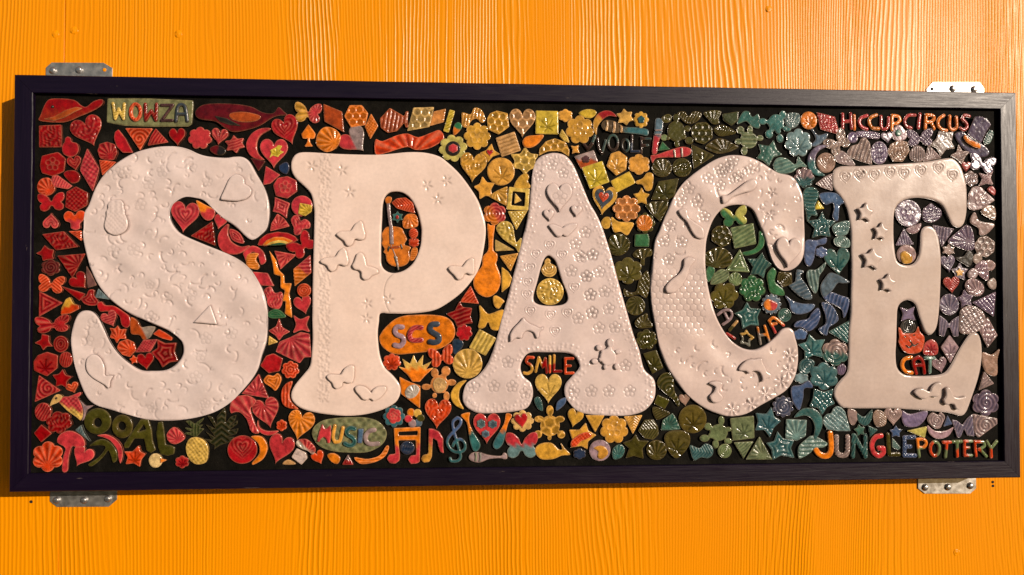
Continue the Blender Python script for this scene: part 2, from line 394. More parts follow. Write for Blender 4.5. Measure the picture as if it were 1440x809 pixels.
pineapple_crown_tile kg l90 P -7408,-3344 -7441,-3304 -7608,-3260 -7559,-3226 -7434,-3236 -7593,-3149 -7576,-3124 -7426,-3160 -7586,-2996 -7494,-2980 -7385,-3058 -7327,-2999 -7194,-2923 -7243,-3008 -7318,-3084 -7209,-3068 -7292,-3144 -7192,-3153 -7275,-3246 -7341,-3327
monstera_tile dg v90 P -6988,-3607 -6955,-3522 -7022,-3487 -7190,-3366 -7006,-3402 -7158,-3213 -6940,-3352 -7159,-3060 -6941,-3164 -7127,-2873 -7010,-2908 -6925,-3079 -6926,-2908 -6760,-2705 -6726,-2842 -6741,-3047 -6641,-2911 -6507,-2861 -6540,-2997 -6657,-3099 -6481,-2981 -6489,-3066 -6673,-3201 -6463,-3152 -6504,-3271 -6705,-3337 -6537,-3339 -6671,-3457 -6838,-3506
word_plaque sg n P -9309,3996 -8436,4003 -7469,3967 -7461,3876 -7494,3452 -7567,3398 -8284,3388 -8940,3408 -9325,3470 -9321,3725
+letter ye l20 L71 -9171,3879 -9122,3551 -9049,3761 -8948,3553 -8930,3868
+letter ro l60 O -8688,3700,107,168,78
+letter rd l50 L71 -8479,3868 -8469,3523 -8354,3728 -8251,3526 -8239,3872
+letter pm c L62 -8137,3851 -7889,3856 -8134,3521 -7901,3524
+letter sl n L68 -7820,3510 -7786,3812 -7706,3874 -7625,3815 -7579,3514 | -7800,3661 -7595,3664
diamond_tile br n P -4678,3938 -4272,3770 -4224,3319 -4653,3558
hexagon_tile or x P -4104,3917 -3843,3921 -3708,3748 -3765,3493 -4071,3438 -4218,3681
diamond_tile or b P -3639,3741 -3488,3478 -3656,3183 -3772,3454
fish_tile br l80 P -3439,3635 -3227,3872 -2995,3739 -2918,3690 -2880,3800 -2822,3801 -2841,3624 -2821,3449 -2879,3448 -2918,3545 -3071,3367 -3264,3325 -3419,3440
parallelogram_tile tn x P -2706,3889 -2260,3908 -2356,3475 -2840,3378
parallelogram_tile ot n P -2260,3810 -1996,3873 -2046,3578 -2344,3495
stick_tile yl l30 P -1910,3854 -1793,3825 -1928,3352 -2045,3390
shell_tile or f60 Q -4796,3265 -4645,3422 -4434,3386 -4308,3233 -4375,2999 -4604,2887 -4814,3032
heart_tile pk/rp@200 n h -3993,3128,632,583,42
caterpillar_tile ro f Q -3533,3166 -3379,3137 -3071,3269 -2840,3312 -2607,3237 -2336,3338 -2142,3400 -2045,3225 -2258,3046 -2490,2965 -2684,2962 -2839,3019 -3070,2957 -3301,2877 -3524,2846
half_round_tile ro v P -3182,1776 -3066,1867 -2874,1888 -2719,1773 -2672,1547 -2873,1596 -3066,1653
violin_tile am n Q -3388,1072 -3316,1206 -3220,1243 -3076,1239 -2956,1196 -2895,1075 -2847,966 -2882,905 -2894,844 -2786,808 -2762,772 -2798,711 -2785,541 -2857,420 -3001,371 -3169,394 -3278,491 -3302,636 -3350,684 -3327,757 -3392,866 -3375,951
+neck gy n P -3289,1757 -3217,1770 -3192,1480 -3143,1165 -3130,851 -3214,851 -3227,1237 -3264,1479
+scroll am n Q -3325,1854 -3265,1910 -3181,1891 -3193,1794 -3265,1733 -3313,1781
+tailpiece gy n P -3129,597 -3057,598 -3008,296 -3032,284
+bridge br n P -3214,802 -2998,828 -2998,767 -3201,742
+sound_hole dk n P -3266,766 -3233,826 -3218,814 -3223,730 -3247,681 -3261,701
+sound_hole dk n P -2984,864 -2955,852 -2931,760 -2945,741 -2969,779
+fret_string wh n P -3194,839 -3180,839 -3081,598 -3093,590
flower_tile te n s6 -3053,1457,228,254,0
+flower_centre rr n e -3053,1452,76,91,0
shell_tile or f200 Q -2937,1342 -2884,1476 -2776,1532 -2643,1489 -2606,1295 -2691,1234 -2895,1216
round_tile ro l30 e -2702,1100,192,213,0
flower_tile ro r f6 -2690,901,207,223,0
pebble_tile or l10 Q -2773,541 -2737,748 -2629,773 -2617,663 -2677,542 -2737,505
word_plaque or n Q -3444,-1226 -3416,-1122 -3300,-966 -3107,-797 -2900,-719 -2653,-699 -2328,-695 -2029,-732 -1859,-837 -1780,-1020 -1793,-1177 -1884,-1308 -2066,-1425 -2326,-1503 -2716,-1547 -3040,-1572 -3234,-1512 -3389,-1382
+letter pk n L110 -2934,-965 -3050,-964 -3095,-1055 -3049,-1133 -2933,-1185 -2907,-1289 -2984,-1380 -3100,-1360
+letter rp l30 L110 -2520,-978 -2662,-978 -2765,-1082 -2765,-1212 -2674,-1258 -2519,-1251
+letter bs n L124 -2170,-901 -2286,-913 -2325,-1018 -2247,-1096 -2143,-1161 -2136,-1266 -2221,-1304 -2324,-1291
word_plaque sg b Q -4884,-3305 -4836,-3131 -4652,-2999 -4360,-2948 -3988,-2935 -3694,-2954 -3454,-3037 -3292,-3227 -3292,-3415 -3425,-3588 -3691,-3706 -4024,-3715 -4383,-3684 -4622,-3615 -4781,-3506
+letter rp n P -4662,-3064 -4588,-3185 -4476,-3086 -4469,-3287 -4494,-3493 -4554,-3492 -4574,-3406 -4627,-3352 -4686,-3391 -4725,-3471 -4778,-3450 -4727,-3244
+letter oy n L77 -4390,-3114 -4429,-3354 -4389,-3468 -4289,-3449 -4250,-3329 -4218,-3155
+letter te c L96 -3966,-3185 -4059,-3164 -4138,-3236 -4111,-3317 -4018,-3371 -3965,-3452 -4004,-3532 -4097,-3544 -4177,-3503
+letter bl n P -3893,-3185 -3767,-3180 -3805,-3507 -3905,-3500
+letter pk n L102 -3540,-3216 -3647,-3241 -3726,-3348 -3712,-3468 -3619,-3523 -3459,-3518
music_note_tile or/rp@270 n P -3114,-3192 -2540,-3174 -2547,-3486 -2557,-3924 -2631,-3962 -2747,-3966 -2810,-3872 -2748,-3785 -2635,-3777 -2642,-3456 -3017,-3457 -2981,-3773 -2990,-3889 -3077,-3956 -3193,-3945 -3261,-3847 -3213,-3760 -3078,-3742 -3098,-3461 | -3017,-3277 -2604,-3261 -2613,-3353 -3011,-3355
round_tile db r e -2820,-3619,300,281,0
music_note_tile rp/oy@215 n P -2351,-3205 -2244,-3216 -2127,-3276 -2039,-3413 -2038,-3628 -2025,-3745 -2107,-3705 -2146,-3588 -2166,-3471 -2263,-3411 -2282,-3820 -2340,-3926 -2456,-3939 -2519,-3875 -2476,-3779 -2360,-3751
treble_clef_tile bl/te@270 n L70 -1824,-3591 -1775,-3494 -1658,-3447 -1560,-3536 -1570,-3672 -1697,-3729 -1853,-3679 -1947,-3531 -1912,-3395 -1795,-3269 -1678,-3144 -1649,-3027 -1727,-2971 -1825,-3064 -1815,-3220 -1756,-3436 -1687,-3690 -1653,-3828 -1716,-3915 -1853,-3919 -1882,-3864
pin_tile te/or@110 n Q -1643,-2919 -1453,-2862 -1463,-2969 -1453,-3107 -1364,-3303 -1237,-3500 -1227,-3618 -1305,-3705 -1384,-3674 -1443,-3498 -1482,-3243 -1522,-3067
heart_tile rp n h -1074,-3218,589,666,0
+flower_inlay bg p f6 -1199,-3101,185,214,0
+flower_inlay bg p f6 -944,-3113,196,195,0
+flower_inlay bg p f6 -1101,-3326,176,175,0
pin_tile te/or@70 n Q -647,-2898 -519,-2939 -598,-3095 -657,-3310 -716,-3545 -834,-3661 -922,-3621 -922,-3503 -795,-3289 -686,-3094
pin_tile pk n Q -1458,-3830 -1383,-3743 -1227,-3735 -1030,-3796 -775,-3819 -716,-3751 -647,-3781 -641,-3879 -715,-3888 -794,-3867 -1030,-3884 -1226,-3954 -1403,-3918
+ring gg n P -1345,-3733 -1306,-3728 -1286,-3821 -1305,-3928 -1341,-3922 -1325,-3821
+ring gg n P -1247,-3728 -1208,-3735 -1188,-3823 -1208,-3935 -1247,-3939 -1227,-3822
flower_tile ro p f7 -3169,-1732,383,354,0
lotus_tile ye/or@270 n P -3016,-1837 -2862,-1876 -2939,-1663 -2766,-1780 -2690,-1580 -2612,-1761 -2478,-1580 -2497,-1820 -2293,-1724 -2419,-1898 -2246,-1860 -2438,-2033 -2553,-2167 -2707,-2166 -2823,-2011
butterfly_tile ro l90 b -2081,-1609,548,426,12
turtle_tile ot n T -2122,-2228,386,386 -1983,-1946,193,212 -2223,-1984,162,201 -1859,-2191,200,139 -2407,-2284,200,131 -1967,-2488,131,201 -2225,-2471,100,116
+shell_inlay tn w Q -2262,-2222 -2185,-2087 -2031,-2107 -1954,-2223 -2031,-2377 -2185,-2395
triangle_tile or n P -2996,-2068 -2765,-2185 -2545,-2264 -2552,-2754 -2956,-2435
+shell_inlay wh f40 Q -2875,-2391 -2780,-2257 -2627,-2239 -2557,-2354 -2664,-2508 -2817,-2526
heart_tile ro r20 h -2159,-2885,570,648,-4
flower_tile te n f8 -3115,-2926,478,480,0
+flower_inlay rp w f5 -3114,-2903,324,337,20
petal_tile ye n e -2601,-2862,169,169,0
petal_tile ol n e -2532,-2966,161,154,0
petal_tile bg n e -2582,-3070,161,169,0
petal_tile pk n e -2712,-3084,168,169,0
petal_tile rp n e -2797,-2983,168,154,0
petal_tile or n e -2744,-2849,161,169,0
leaf_tile or n Q -4551,-3763 -4419,-3726 -4285,-3823 -4342,-3948 -4474,-3897
triangle_tile pk/rr@270 c P -4107,-3749 -3992,-3968 -4235,-3965
banana_tile or l0 Q -3955,-3808 -3696,-3849 -3430,-3776 -3278,-3567 -3228,-3625 -3315,-3796 -3505,-3909 -3772,-3956 -3905,-3904
drop_tile or/em@60 n Q -1815,3287 -1815,3483 -1737,3574 -1648,3525 -1659,3427
flower_tile lg n f8 -1834,3001,622,587,10
+ring dk n e -1833,2990,325,328,0
+flower_centre rp n g6 -1833,2990,201,203,0
butterfly_tile oy l80 Q -1621,3800 -1445,3764 -1367,3902 -1211,3866 -1120,3651 -1210,3582 -1308,3667 -1425,3626 -1503,3488 -1620,3506 -1640,3682
flower_tile oy w f8 -1296,3275,586,589,0
hexagon_tile oy x P -1007,3790 -858,3852 -622,3796 -591,3501 -818,3328 -1054,3435 -1073,3671
heart_tile tn x h -288,3576,571,639,0
square_tile yl p P 20,3866 514,3862 514,3347 8,3352
flower_tile oy n f6 680,3769,297,277,0
leaf_tile yl n Q 990,3829 1138,3911 1317,3906 1376,3828 1257,3727 1098,3744
flower_tile oy w f7 1006,3465,616,614,0
square_tile tn l20 P -877,3241 -465,3385 -327,2973 -747,2830
drop_tile or n Q -276,3171 -189,3282 8,3312 185,3315 87,3156 -71,3047 -229,3053
leaf_tile ye l30 P 601,3459 720,3303 767,3165 640,3203 541,3320
half_round_tile oy x P 87,2860 106,3018 245,3178 442,3247 680,3164 759,2987 751,2848 601,2953 482,2975 284,2961
star_tile oy n P 799,3086 898,3068 977,3108 958,3009 997,2930 898,2941 830,2908 846,3008
star_tile oy n P -975,3114 -924,2965 -787,2880 -955,2827 -1053,2697 -1131,2845 -1237,2902 -1092,2963
+heart_inlay rr n h -1015,2899,148,148,0
heart_tile oy r h -1385,2567,585,646,-4
round_tile oy p e -767,2496,607,608,0
star_tile ye x s6 -237,2738,598,590,0
star_tile oy n s5 -1130,2139,449,470,10
heart_tile oy n Q -472,2145 -386,2342 -229,2462 -142,2384 -170,2286 -111,2149 -307,2115
shell_tile oy f200 P -629,2163 -641,1731 -1052,1943 -856,2063
square_tile ye n P -582,2144 -130,2109 -158,1629 -641,1653 | -504,2046 -229,2022 -248,1723 -535,1744
triangle_tile ye n P -445,2008 -307,1852 -464,1784
flower_tile or/rp@30 s f6 -903,1545,469,489,0
triangle_tile ye b P -609,1602 -177,1617 -425,1191
whale_tile ye r60 Q -864,1209 -778,1347 -621,1375 -503,1270 -464,1055 -425,918 -327,1016 -315,938 -366,695 -444,800 -582,897 -738,1014
triangle_tile tn n P -887,974 -472,741 -887,720
triangle_tile oy b P -785,603 -378,671 -550,271
half_round_tile oy n P -746,357 -601,252 -522,115 -581,-61 -745,-198
ukulele_tile or n Q -1071,1306 -993,1279 -903,1295 -934,1013 -934,739 -847,642 -855,505 -875,427 -785,192 -784,-3 -874,-198 -1069,-296 -1264,-218 -1369,-43 -1342,191 -1187,387 -1175,582 -1051,739 -1051,1012
triangle_tile ro l40 P -1439,-63 -1256,-452 -1672,-413
star_tile rd l20 P -1680,-394 -1613,-530 -1407,-549 -1446,-724 -1391,-880 -1574,-899 -1729,-977 -1787,-821 -1974,-674 -1788,-608
flower_tile rr n f7 -1581,-1086,349,349,0
trefoil_tile oy n Q -933,-315 -854,-284 -698,-393 -737,-452 -815,-557 -913,-491
butterfly_tile oy n Q -1236,-491 -1069,-666 -971,-666 -718,-588 -737,-783 -795,-1017 -971,-1017 -1049,-861 -1127,-978 -1263,-978 -1224,-744
square_tile ye l60 P -1243,-1016 -873,-1220 -1107,-1600 -1468,-1424
ornament_tile ye s Q 224,509 283,556 342,509 342,451 460,372 460,235 342,148 196,195 145,313 212,430
round_tile ye r60 e 334,-185,590,588,0
letter_tile ro/oy@270 n L69 -46,-1649 -164,-1642 -197,-1745 -89,-1831 -78,-1938 -164,-2002 -250,-1991
letter_tile rd/oy@160 n L65 8,-1960 79,-1649 166,-1864 224,-1671 252,-1983
letter_tile ye/ro@270 n L65 326,-1629 321,-1973
letter_tile oy/rd@270 n L65 425,-1608 412,-1958 581,-1955
letter_tile ro n L65 842,-1674 672,-1673 672,-2002 852,-1995 | 672,-1835 787,-1835
pebble_tile db n Q -1825,-1280 -1670,-1242 -1593,-1359 -1709,-1513 -1805,-1552
round_tile ye f e -1503,-1778,640,640,0
moon_tile oy n Q -1533,-2154 -1727,-2211 -1862,-2404 -1861,-2559 -1764,-2695 -1590,-2773 -1687,-2560 -1668,-2328
flower_tile tn n f8 -286,-3056,500,466,0
+heart_inlay rr n h -310,-3056,296,333,8
butterfly_tile rp/tl@270 n b -302,-3588,710,562,0
turtle_tile oy x T 332,-3167,424,447 329,-2832,157,225 93,-3017,204,140 549,-3021,204,140 70,-3351,172,171 576,-3356,172,171 321,-3424,86,116
heart_tile ye p h 294,-2348,581,647,0
drop_tile te l70 Q -24,-2592 66,-2526 144,-2632 164,-2827 46,-2767
drop_tile bl n Q 675,-2546 498,-2634 466,-2829 596,-2752 675,-2655
whale_tile oy n Q 7,-3681 124,-3566 360,-3549 517,-3687 595,-3688 564,-3551 654,-3669 772,-3806 595,-3824 399,-3899 164,-3904 46,-3817
heart_tile oy n h 883,-3008,346,398,-14
star_tile oy n P 1128,-3108 1187,-3285 1365,-3384 1179,-3519 1166,-3694 1029,-3615 792,-3651 832,-3476 761,-3261 990,-3263
+coral_patch ro b Q 805,-3505 903,-3409 1041,-3333 1179,-3315 1257,-3393 1139,-3470 1021,-3508 903,-3623 793,-3622
flower_tile db n f6 989,-3797,268,233,0
triangle_tile oy n P 1133,-2944 1548,-2948 1342,-3317
round_tile pk n e 1448,-3725,466,460,0
+duck_inlay oy n Q 1313,-3666 1451,-3610 1589,-3670 1628,-3806 1490,-3921 1391,-3862 1411,-3745
flower_tile oy w f7 1769,-3251,614,606,0
triangle_tile oy v90 P 1996,-2979 2406,-2955 2194,-3365
drop_tile te f Q 1757,-3681 1915,-3597 2006,-3723 1935,-3879 1776,-3924 1729,-3818
star_tile ol n P 2254,-3374 2333,-3512 2552,-3526 2404,-3689 2431,-3916 2213,-3851 2034,-3900 2114,-3685 1967,-3566 2166,-3490
hexagon_tile ol v P 2454,-3062 2653,-3052 2753,-3202 2772,-3379 2652,-3495 2453,-3454 2314,-3296
round_tile ol f e 2731,-3732,447,431,0
leaf_tile ol p Q 2912,-3459 3032,-3323 3333,-3314 3485,-3425 3452,-3661 3190,-3914 2991,-3735
round_tile oh p e 3555,-3044,622,630,0
leaf_tile ol s Q 2756,-2199 2857,-2042 3017,-2012 3117,-2162 3136,-2399 3247,-2636 3223,-2754 3095,-2595 2895,-2436 2776,-2317
square_tile ol n P 2755,-2494 3023,-2614 2914,-2810 2675,-2690
square_tile ol p P 2438,-1576 2730,-1490 2885,-1885 2637,-2021
heart_tile pb n h 3376,-2621,248,260,8
leaf_tile ol l30 Q 2646,-2828 2714,-2769 2894,-2830 3034,-2910 2913,-2987 2733,-3045
fan_tile gt f-30 P 3094,-2910 3174,-3029 3273,-3266 3092,-3284 2832,-3281 2873,-3065
turtle_tile gr n T 4149,-3353,403,363 4211,-3093,137,205 3912,-3221,169,165 4360,-3284,161,102 3830,-3476,217,157 4076,-3609,145,189 4358,-3545,177,134
butterfly_tile te v Q 3492,-3642 3693,-3703 3834,-3606 3983,-3667 4006,-3825 3893,-3922 3732,-3901 3571,-3958
round_tile gr s e 4285,-3769,302,307,0
square_tile br/pk@90 n P 883,2850 1312,2994 1411,2737 1033,2575
+flower_centre pm n f5 1137,2792,190,165,0
moon_tile rr/oy@230 n Q 1313,3608 1393,3788 1553,3882 1713,3873 1840,3755 1672,3773 1532,3691 1413,3530 1392,3352 1333,3450
pin_tile ob/te@0 n Q 1504,3571 1592,3672 1792,3655 1992,3539 2272,3523 2533,3487 2533,3348 2352,3373 2031,3400 1791,3397 1572,3453
+ring tn n P 1591,3660 1639,3664 1646,3522 1622,3423 1567,3438 1599,3541
+ring tn n P 1750,3646 1806,3639 1814,3505 1789,3385 1734,3393 1758,3512
+ring tn n P 1909,3577 1965,3539 1973,3467 1957,3396 1909,3395 1921,3475
star_tile ye n s6 2032,3758,352,366,10
flower_tile oy n f8 2401,3704,345,366,0
+flower_centre te n f5 2401,3704,168,174,0
pin_tile rb/bg@90 n Q 2735,3709 2836,3731 2904,3652 2875,3412 2794,3172 2753,2952 2652,2951 2673,3210 2714,3490
+ring pk n P 2717,3478 2862,3480 2854,3448 2717,3446
+ring pk n P 2709,3379 2845,3381 2837,3349 2709,3347
pin_tile rp n Q 2632,2891 2752,2912 2994,2995 3317,3091 3519,3042 3499,2922 3317,2860 2994,2856 2752,2833 2671,2732
+ring wh n P 3133,3023 3166,3031 3189,2856 3157,2852
+ring wh n P 3303,3073 3335,3073 3350,2866 3318,2858
triangle_tile em n P 2882,3213 3055,3036 2793,3005
leaf_tile ol s Q 2876,3751 2997,3833 3098,3795 3057,3674 2936,3653
pebble_tile gr n e 2927,3305,145,127,0
turtle_tile ol n T 3206,3449,403,459 3207,3753,145,175 3465,3517,145,135 3496,3245,185,167 3217,3170,121,143 3020,3295,80,95
hexagon_tile ol x P 3684,3644 3887,3659 4028,3529 4027,3308 3844,3166 3662,3223 3561,3362 3562,3542
bird_tile ol l60 Q 3240,3857 3401,3899 3482,3801 3604,3903 3786,3866 3704,3704 3522,3621 3380,3679
leaf_tile ol f Q 3839,3866 4010,3929 4233,3913 4171,3751 4191,3651 4049,3629 3948,3728
leaf_tile ol v Q 4069,3509 4252,3612 4455,3535 4577,3436 4373,3373 4190,3371
leaf_tile ol f Q 3884,3106 4088,3269 4291,3292 4535,3175 4637,3116 4453,3014 4208,2959 4026,3008
square_tile kg n P 4274,3853 4641,3919 4619,3718 4476,3595 4293,3713
triangle_tile ol p P 3560,3162 4086,2909 3607,2604
round_tile ol f e 2872,2615,442,406,0
round_tile ol r e 3336,2629,424,418,0
diamond_tile ol p P 2799,2304 3254,2380 3152,1981 3011,1900 2629,1897
triangle_tile ol f P 2488,1757 2629,1838 3011,1881 2990,1701 2828,1402 2628,1580
hexagon_tile oy p P 1711,2919 1890,2981 2078,2845 2049,2566 1829,2437 1610,2641
square_tile yl p P 1053,2595 1511,2750 1669,2285 1231,2122
rectangle_tile yl n P 1709,2305 2129,2527 2269,2271 1828,2041
flower_tile oy n f6 2350,2689,461,457,0
trefoil_tile oy n Q 2289,2311 2430,2372 2530,2492 2651,2474 2670,2335 2629,2135 2509,2103 2429,2233 2309,2251
star_tile oy n s5 2408,1975,352,365,0
flower_tile ot x f8 2059,1686,619,586,0
heart_tile oy n h 1549,1860,557,656,-8
+heart_inlay sl n h 1536,1889,413,457,-8
+heart_inlay ro H h 1532,1920,246,252,-8
letter_tile bn n L71 1106,3126 1185,3018 1285,3148
letter_tile wt n L68 1265,3109 1351,3324
letter_tile bn n L68 1405,3269 1438,3032 1504,2933
letter_tile wt n L64 1504,2923 1594,3222
letter_tile bn/wt@100 n O 1758,3175,109,168,67
letter_tile dk/wt@0 n O 2043,3119,80,131,68
letter_tile bn/db@270 n L64 2194,3339 2173,2985 2354,2984
letter_tile bn/wt@0 n L60 2405,3303 2404,2945 | 2405,3279 2611,3274 | 2404,3120 2555,3129
pear_tile oy n Q 1488,1362 1568,1481 1688,1462 1667,1265 1548,1244
butterfly_tile oy n Q 1720,1483 1887,1385 2206,1367 2166,1228 2066,1089 1926,1168 1767,1167
shell_tile ol f Q 1659,949 1747,1087 1946,1108 2125,951 2085,753 1905,634 1706,692
square_tile em n P 2258,1102 2546,1120 2578,993 2565,835 2245,841
shell_tile ol f Q 2217,675 2345,774 2605,775 2625,637 2484,577 2464,419 2384,438 2376,557 2244,596
flower_tile oh p f6 2092,287,598,592,0
grape_tile ol b Q 2003,-116 2143,-195 2282,-155 2343,82 2504,280 2563,201 2583,-36 2502,-313 2342,-234 2182,-273 2023,-274
round_tile ol f150 e 2262,-498,423,418,0
leaf_tile ol f Q 2261,-826 2501,-668 2540,-786 2640,-925 2580,-984 2300,-983
flower_tile ol r f7 2507,-1248,479,441,0
round_tile ol n f8 2487,1365,448,459,0
+coral_inlay or f e 2463,1364,367,363,0
leaf_tile em n Q 3892,324 3973,412 4074,325 4033,165 3931,46 3883,165
butterfly_tile em/lg@60 n b 4535,1531,593,431,8
hexagon_tile ol x P 4136,1301 4359,1314 4472,1103 4418,904 4235,835 4013,981 4026,1200
square_tile gr l30 P 4448,1263 4970,1374 5029,907 4539,804
moon_tile em n Q 5112,1195 5213,1088 5212,868 5048,707 4803,646 4722,717 4967,786 5090,927
shell_tile ol f Q 3789,602 3992,762 4235,823 4457,645 4428,445 4233,357 3990,384 3849,443
triangle_tile gr c P 4661,785 4882,267 4326,294
star_tile gt l60 P 5170,708 5251,548 5393,449 5250,328 5208,128 5065,228 4902,207 4964,387 4835,566 5047,567
leaf_tile gr l30 Q 3988,46 4070,225 4233,325 4395,266 4373,107 4211,7 4008,-14
round_tile gr f e 4556,107,292,298,0
flower_tile oh p f6 4290,-271,607,596,30
flower_tile em r f7 4941,-99,594,582,0
bird_tile em n Q 5290,208 5413,361 5503,269 5473,49 5656,-110 5688,-250 5532,-250 5369,-191 5309,9
square_tile ol s P 5556,269 5842,250 5861,10 5656,-70 5514,89
round_tile bg n f12 5376,-458,465,462,0
+fish_inlay or/rp@0 n Q 5184,-470 5266,-350 5367,-370 5509,-450 5447,-589 5264,-589
star_tile te c P 4817,-410 4898,-550 5142,-570 5060,-749 5099,-948 4896,-928 4713,-1015 4673,-788 4532,-669 4715,-590
round_tile gt c e 5693,-709,294,299,0
letter_tile pk n L64 4147,-700 4289,-601 4420,-601 4471,-701 4419,-810 4267,-919 | 4309,-671 4369,-790
letter_tile tn/ol@250 n L68 4587,-854 4418,-1048
letter_tile rr n L68 4357,-1131 4529,-1237
letter_tile gg/ye@60 n L52 4681,-1138 4721,-1257 4680,-1337 4782,-1347 4873,-1397 4873,-1287 4965,-1218 4854,-1148 4804,-1069 4773,-1128 4691,-1136
letter_tile gy/or@60 n L64 5068,-1000 5133,-1358 | 5231,-960 5331,-1299 | 5098,-1169 5281,-1149
letter_tile or/rp@270 n L69 5475,-1100 5334,-841 5447,-771 5670,-941 | 5395,-920 5497,-901
bird_tile gt n Q 4615,3638 4739,3901 4883,3923 4964,3804 5107,3866 5126,3565 4962,3583 4820,3701
turtle_tile gr l0 T 4879,3272,388,369 4688,3494,171,168 4909,3505,122,184 4646,3237,171,128 5137,3324,155,128 4775,3030,147,184
star_tile gt n P 5464,3280 5533,3068 5667,2949 5450,2886 5346,2683 5224,2802 5060,2861 5164,3003 5111,3183 5349,3146
turtle_tile te n T 5516,3683,361,370 5612,3330,164,193 5673,3855,164,193 5770,3550,197,128 5359,3423,180,193 5205,3703,205,145
fan_tile tl f Q 5722,3775 5805,3897 6052,3881 6042,3659 5885,3556 5742,3634
flower_tile tl p f7 6035,3235,626,624,0
balloon_tile or p e 6286,3743,371,395,0
goblet_tile bg n Q 6298,3590 6380,3575 6503,3415 6731,3459 6668,3304 6460,3160 6344,3187 6453,3342
diamond_tile rb r P 6478,3928 6899,3834 7012,3430 6566,3545
butterfly_tile pk r b 6957,3248,580,453,38
round_tile pu n e 7311,3362,232,243,0
bar_tile pu b Q 7424,3497 7708,3513 7937,3464 7915,3342 7623,3366 7448,3396
moon_tile pu/te@270 n Q 6770,3164 6501,3161 6293,2976 6250,2694 6414,2494 6661,2489 6456,2656 6437,2898 6542,3060
round_tile pb H e 6684,2779,421,444,0
drop_tile pk w Q 6914,3004 7080,3047 7245,2907 7368,2727 7119,2744 6933,2823
heart_tile pk l70 P 7196,3048 7288,3171 7455,3214 7519,3336 7623,3366 7726,3238 7753,2954 7776,2752 7493,2829 7224,2927
whale_tile tl l20 Q 5456,2685 5552,2867 5757,2869 5962,2731 6025,2913 6107,2813 6229,2673 6044,2671 5878,2549 5591,2525
shell_tile pk/te@270 f f8 6174,2431,461,467,0
triangle_tile pk l130 P 6433,2293 6661,2456 6827,2531 6824,2135 6577,2214
fish_tile te l0 Q 6143,2089 6246,2202 6432,2172 6492,2011 6408,1769 6469,1568 6324,1567 6241,1426 6201,1647 6141,1847
dolphin_tile bl n Q 6526,2032 6700,2094 6947,2056 7099,1876 6987,1774 6943,1451 6819,1531 6862,1733 6822,1853 6656,1811
fan_tile yl f P 6492,1911 6635,1731 6408,1709
letter_tile rb n L78 7088,3904 7085,3580 | 7275,3917 7293,3583 | 7086,3732 7284,3745
letter_tile or n L66 7368,3878 7370,3557
letter_tile rb n L78 7670,3882 7534,3830 7481,3727 7543,3617 7667,3568
letter_tile or n L78 7889,3896 7764,3843 7711,3731 7782,3600 7939,3582
letter_tile rb n L74 8004,3867 8002,3623 8074,3568 8158,3626 8181,3840
letter_tile or n L74 8252,3556 8266,3892 | 8270,3892 8412,3870 8453,3783 8368,3706 8281,3713
letter_tile rb n L75 8811,3910 8643,3894 8562,3774 8598,3653 8713,3609
letter_tile rb n L79 8927,3933 8882,3612
letter_tile or n L75 9050,3602 9068,3914 | 9068,3914 9228,3903 9263,3826 9189,3759 9079,3751 | 9189,3753 9261,3601
letter_tile or n L75 9496,3911 9379,3827 9356,3684 9461,3584 9566,3565
letter_tile or n L75 9633,3893 9630,3647 9704,3577 9799,3640 9791,3875
letter_tile rb n L75 10109,3900 9993,3919 9929,3836 10033,3735 10058,3633 9968,3581 9884,3620
top_hat_tile ht n Q 9776,3466 9862,3528 9988,3509 10157,3389 10367,3269 10494,3179 10567,3067 10513,2985 10364,2962 10152,3021 9942,3182 9828,3323
+crown ht n P 10201,3879 10317,3891 10486,3832 10580,3690 10483,3546 10363,3279 10205,3348 10038,3489 10125,3684
+hat_band or n P 9974,3467 10079,3357 10331,3238 10330,3136 10161,3184 9993,3294 9931,3395
star_tile te r P 6585,1659 6654,1478 6909,1440 6735,1277 6774,1077 6548,1115 6341,1054 6405,1275 6241,1435 6488,1477
shell_tile tl r Q 6817,1258 6901,1379 7191,1442 7211,1301 7147,1139 6940,1098
shell_tile tl s Q 6857,1017 7023,1106 7208,998 7186,837 6917,876
dolphin_tile bl n Q 6197,973 6444,994 6671,1056 6649,915 6443,854 6400,613 6295,412 6173,531
flower_tile bl n f6 6557,726,268,241,0
heart_tile te p h 6935,494,586,643,6
fish_tile tl l100 Q 6253,311 6439,332 6646,493 6604,332 6499,172 6477,-69 6414,-209 6292,-69 6211,171
whale_tile bg l20 Q 5986,310 6150,271 6068,170 6230,-69 6331,-310 6187,-350 5983,-230 5800,-30 5944,50
whale_tile bg n Q 6539,-69 6643,132 6809,253 7200,53 7055,12 6931,12 6806,-149 6599,-289
dolphin_tile bl l70 Q 6599,-269 6765,-189 7012,-269 7197,-349 7153,-630 7070,-770 7030,-590 6845,-470 6701,-410
whale_tile bl n Q 5716,-270 5900,-390 6104,-450 6392,-470 6267,-630 6021,-690 5857,-630 5797,-430
dolphin_tile bl l40 Q 6453,-550 6513,-710 6429,-950 6244,-1070 6100,-989 5916,-969 5978,-849 6225,-790 6308,-670
dolphin_tile bl l70 Q 6557,-430 6803,-510 6945,-790 6841,-911 6717,-990 6654,-1170 6470,-1030 6635,-910 6637,-710
flower_tile bl n f5 6058,-1141,307,239,0
triangle_tile te b P 7214,-831 7189,-1372 6708,-1091
star_tile te p P 6264,-1143 6406,-1283 6633,-1263 6528,-1463 6588,-1683 6342,-1622 6157,-1721 6158,-1522 6008,-1381 6201,-1322
flower_tile te/pk@80 s f6 6869,-1564,585,600,0
leaf_tile te s Q 6033,-1820 6177,-1701 6382,-1782 6257,-2021 6052,-2040
flower_tile tl n f6 6072,-2139,307,239,0
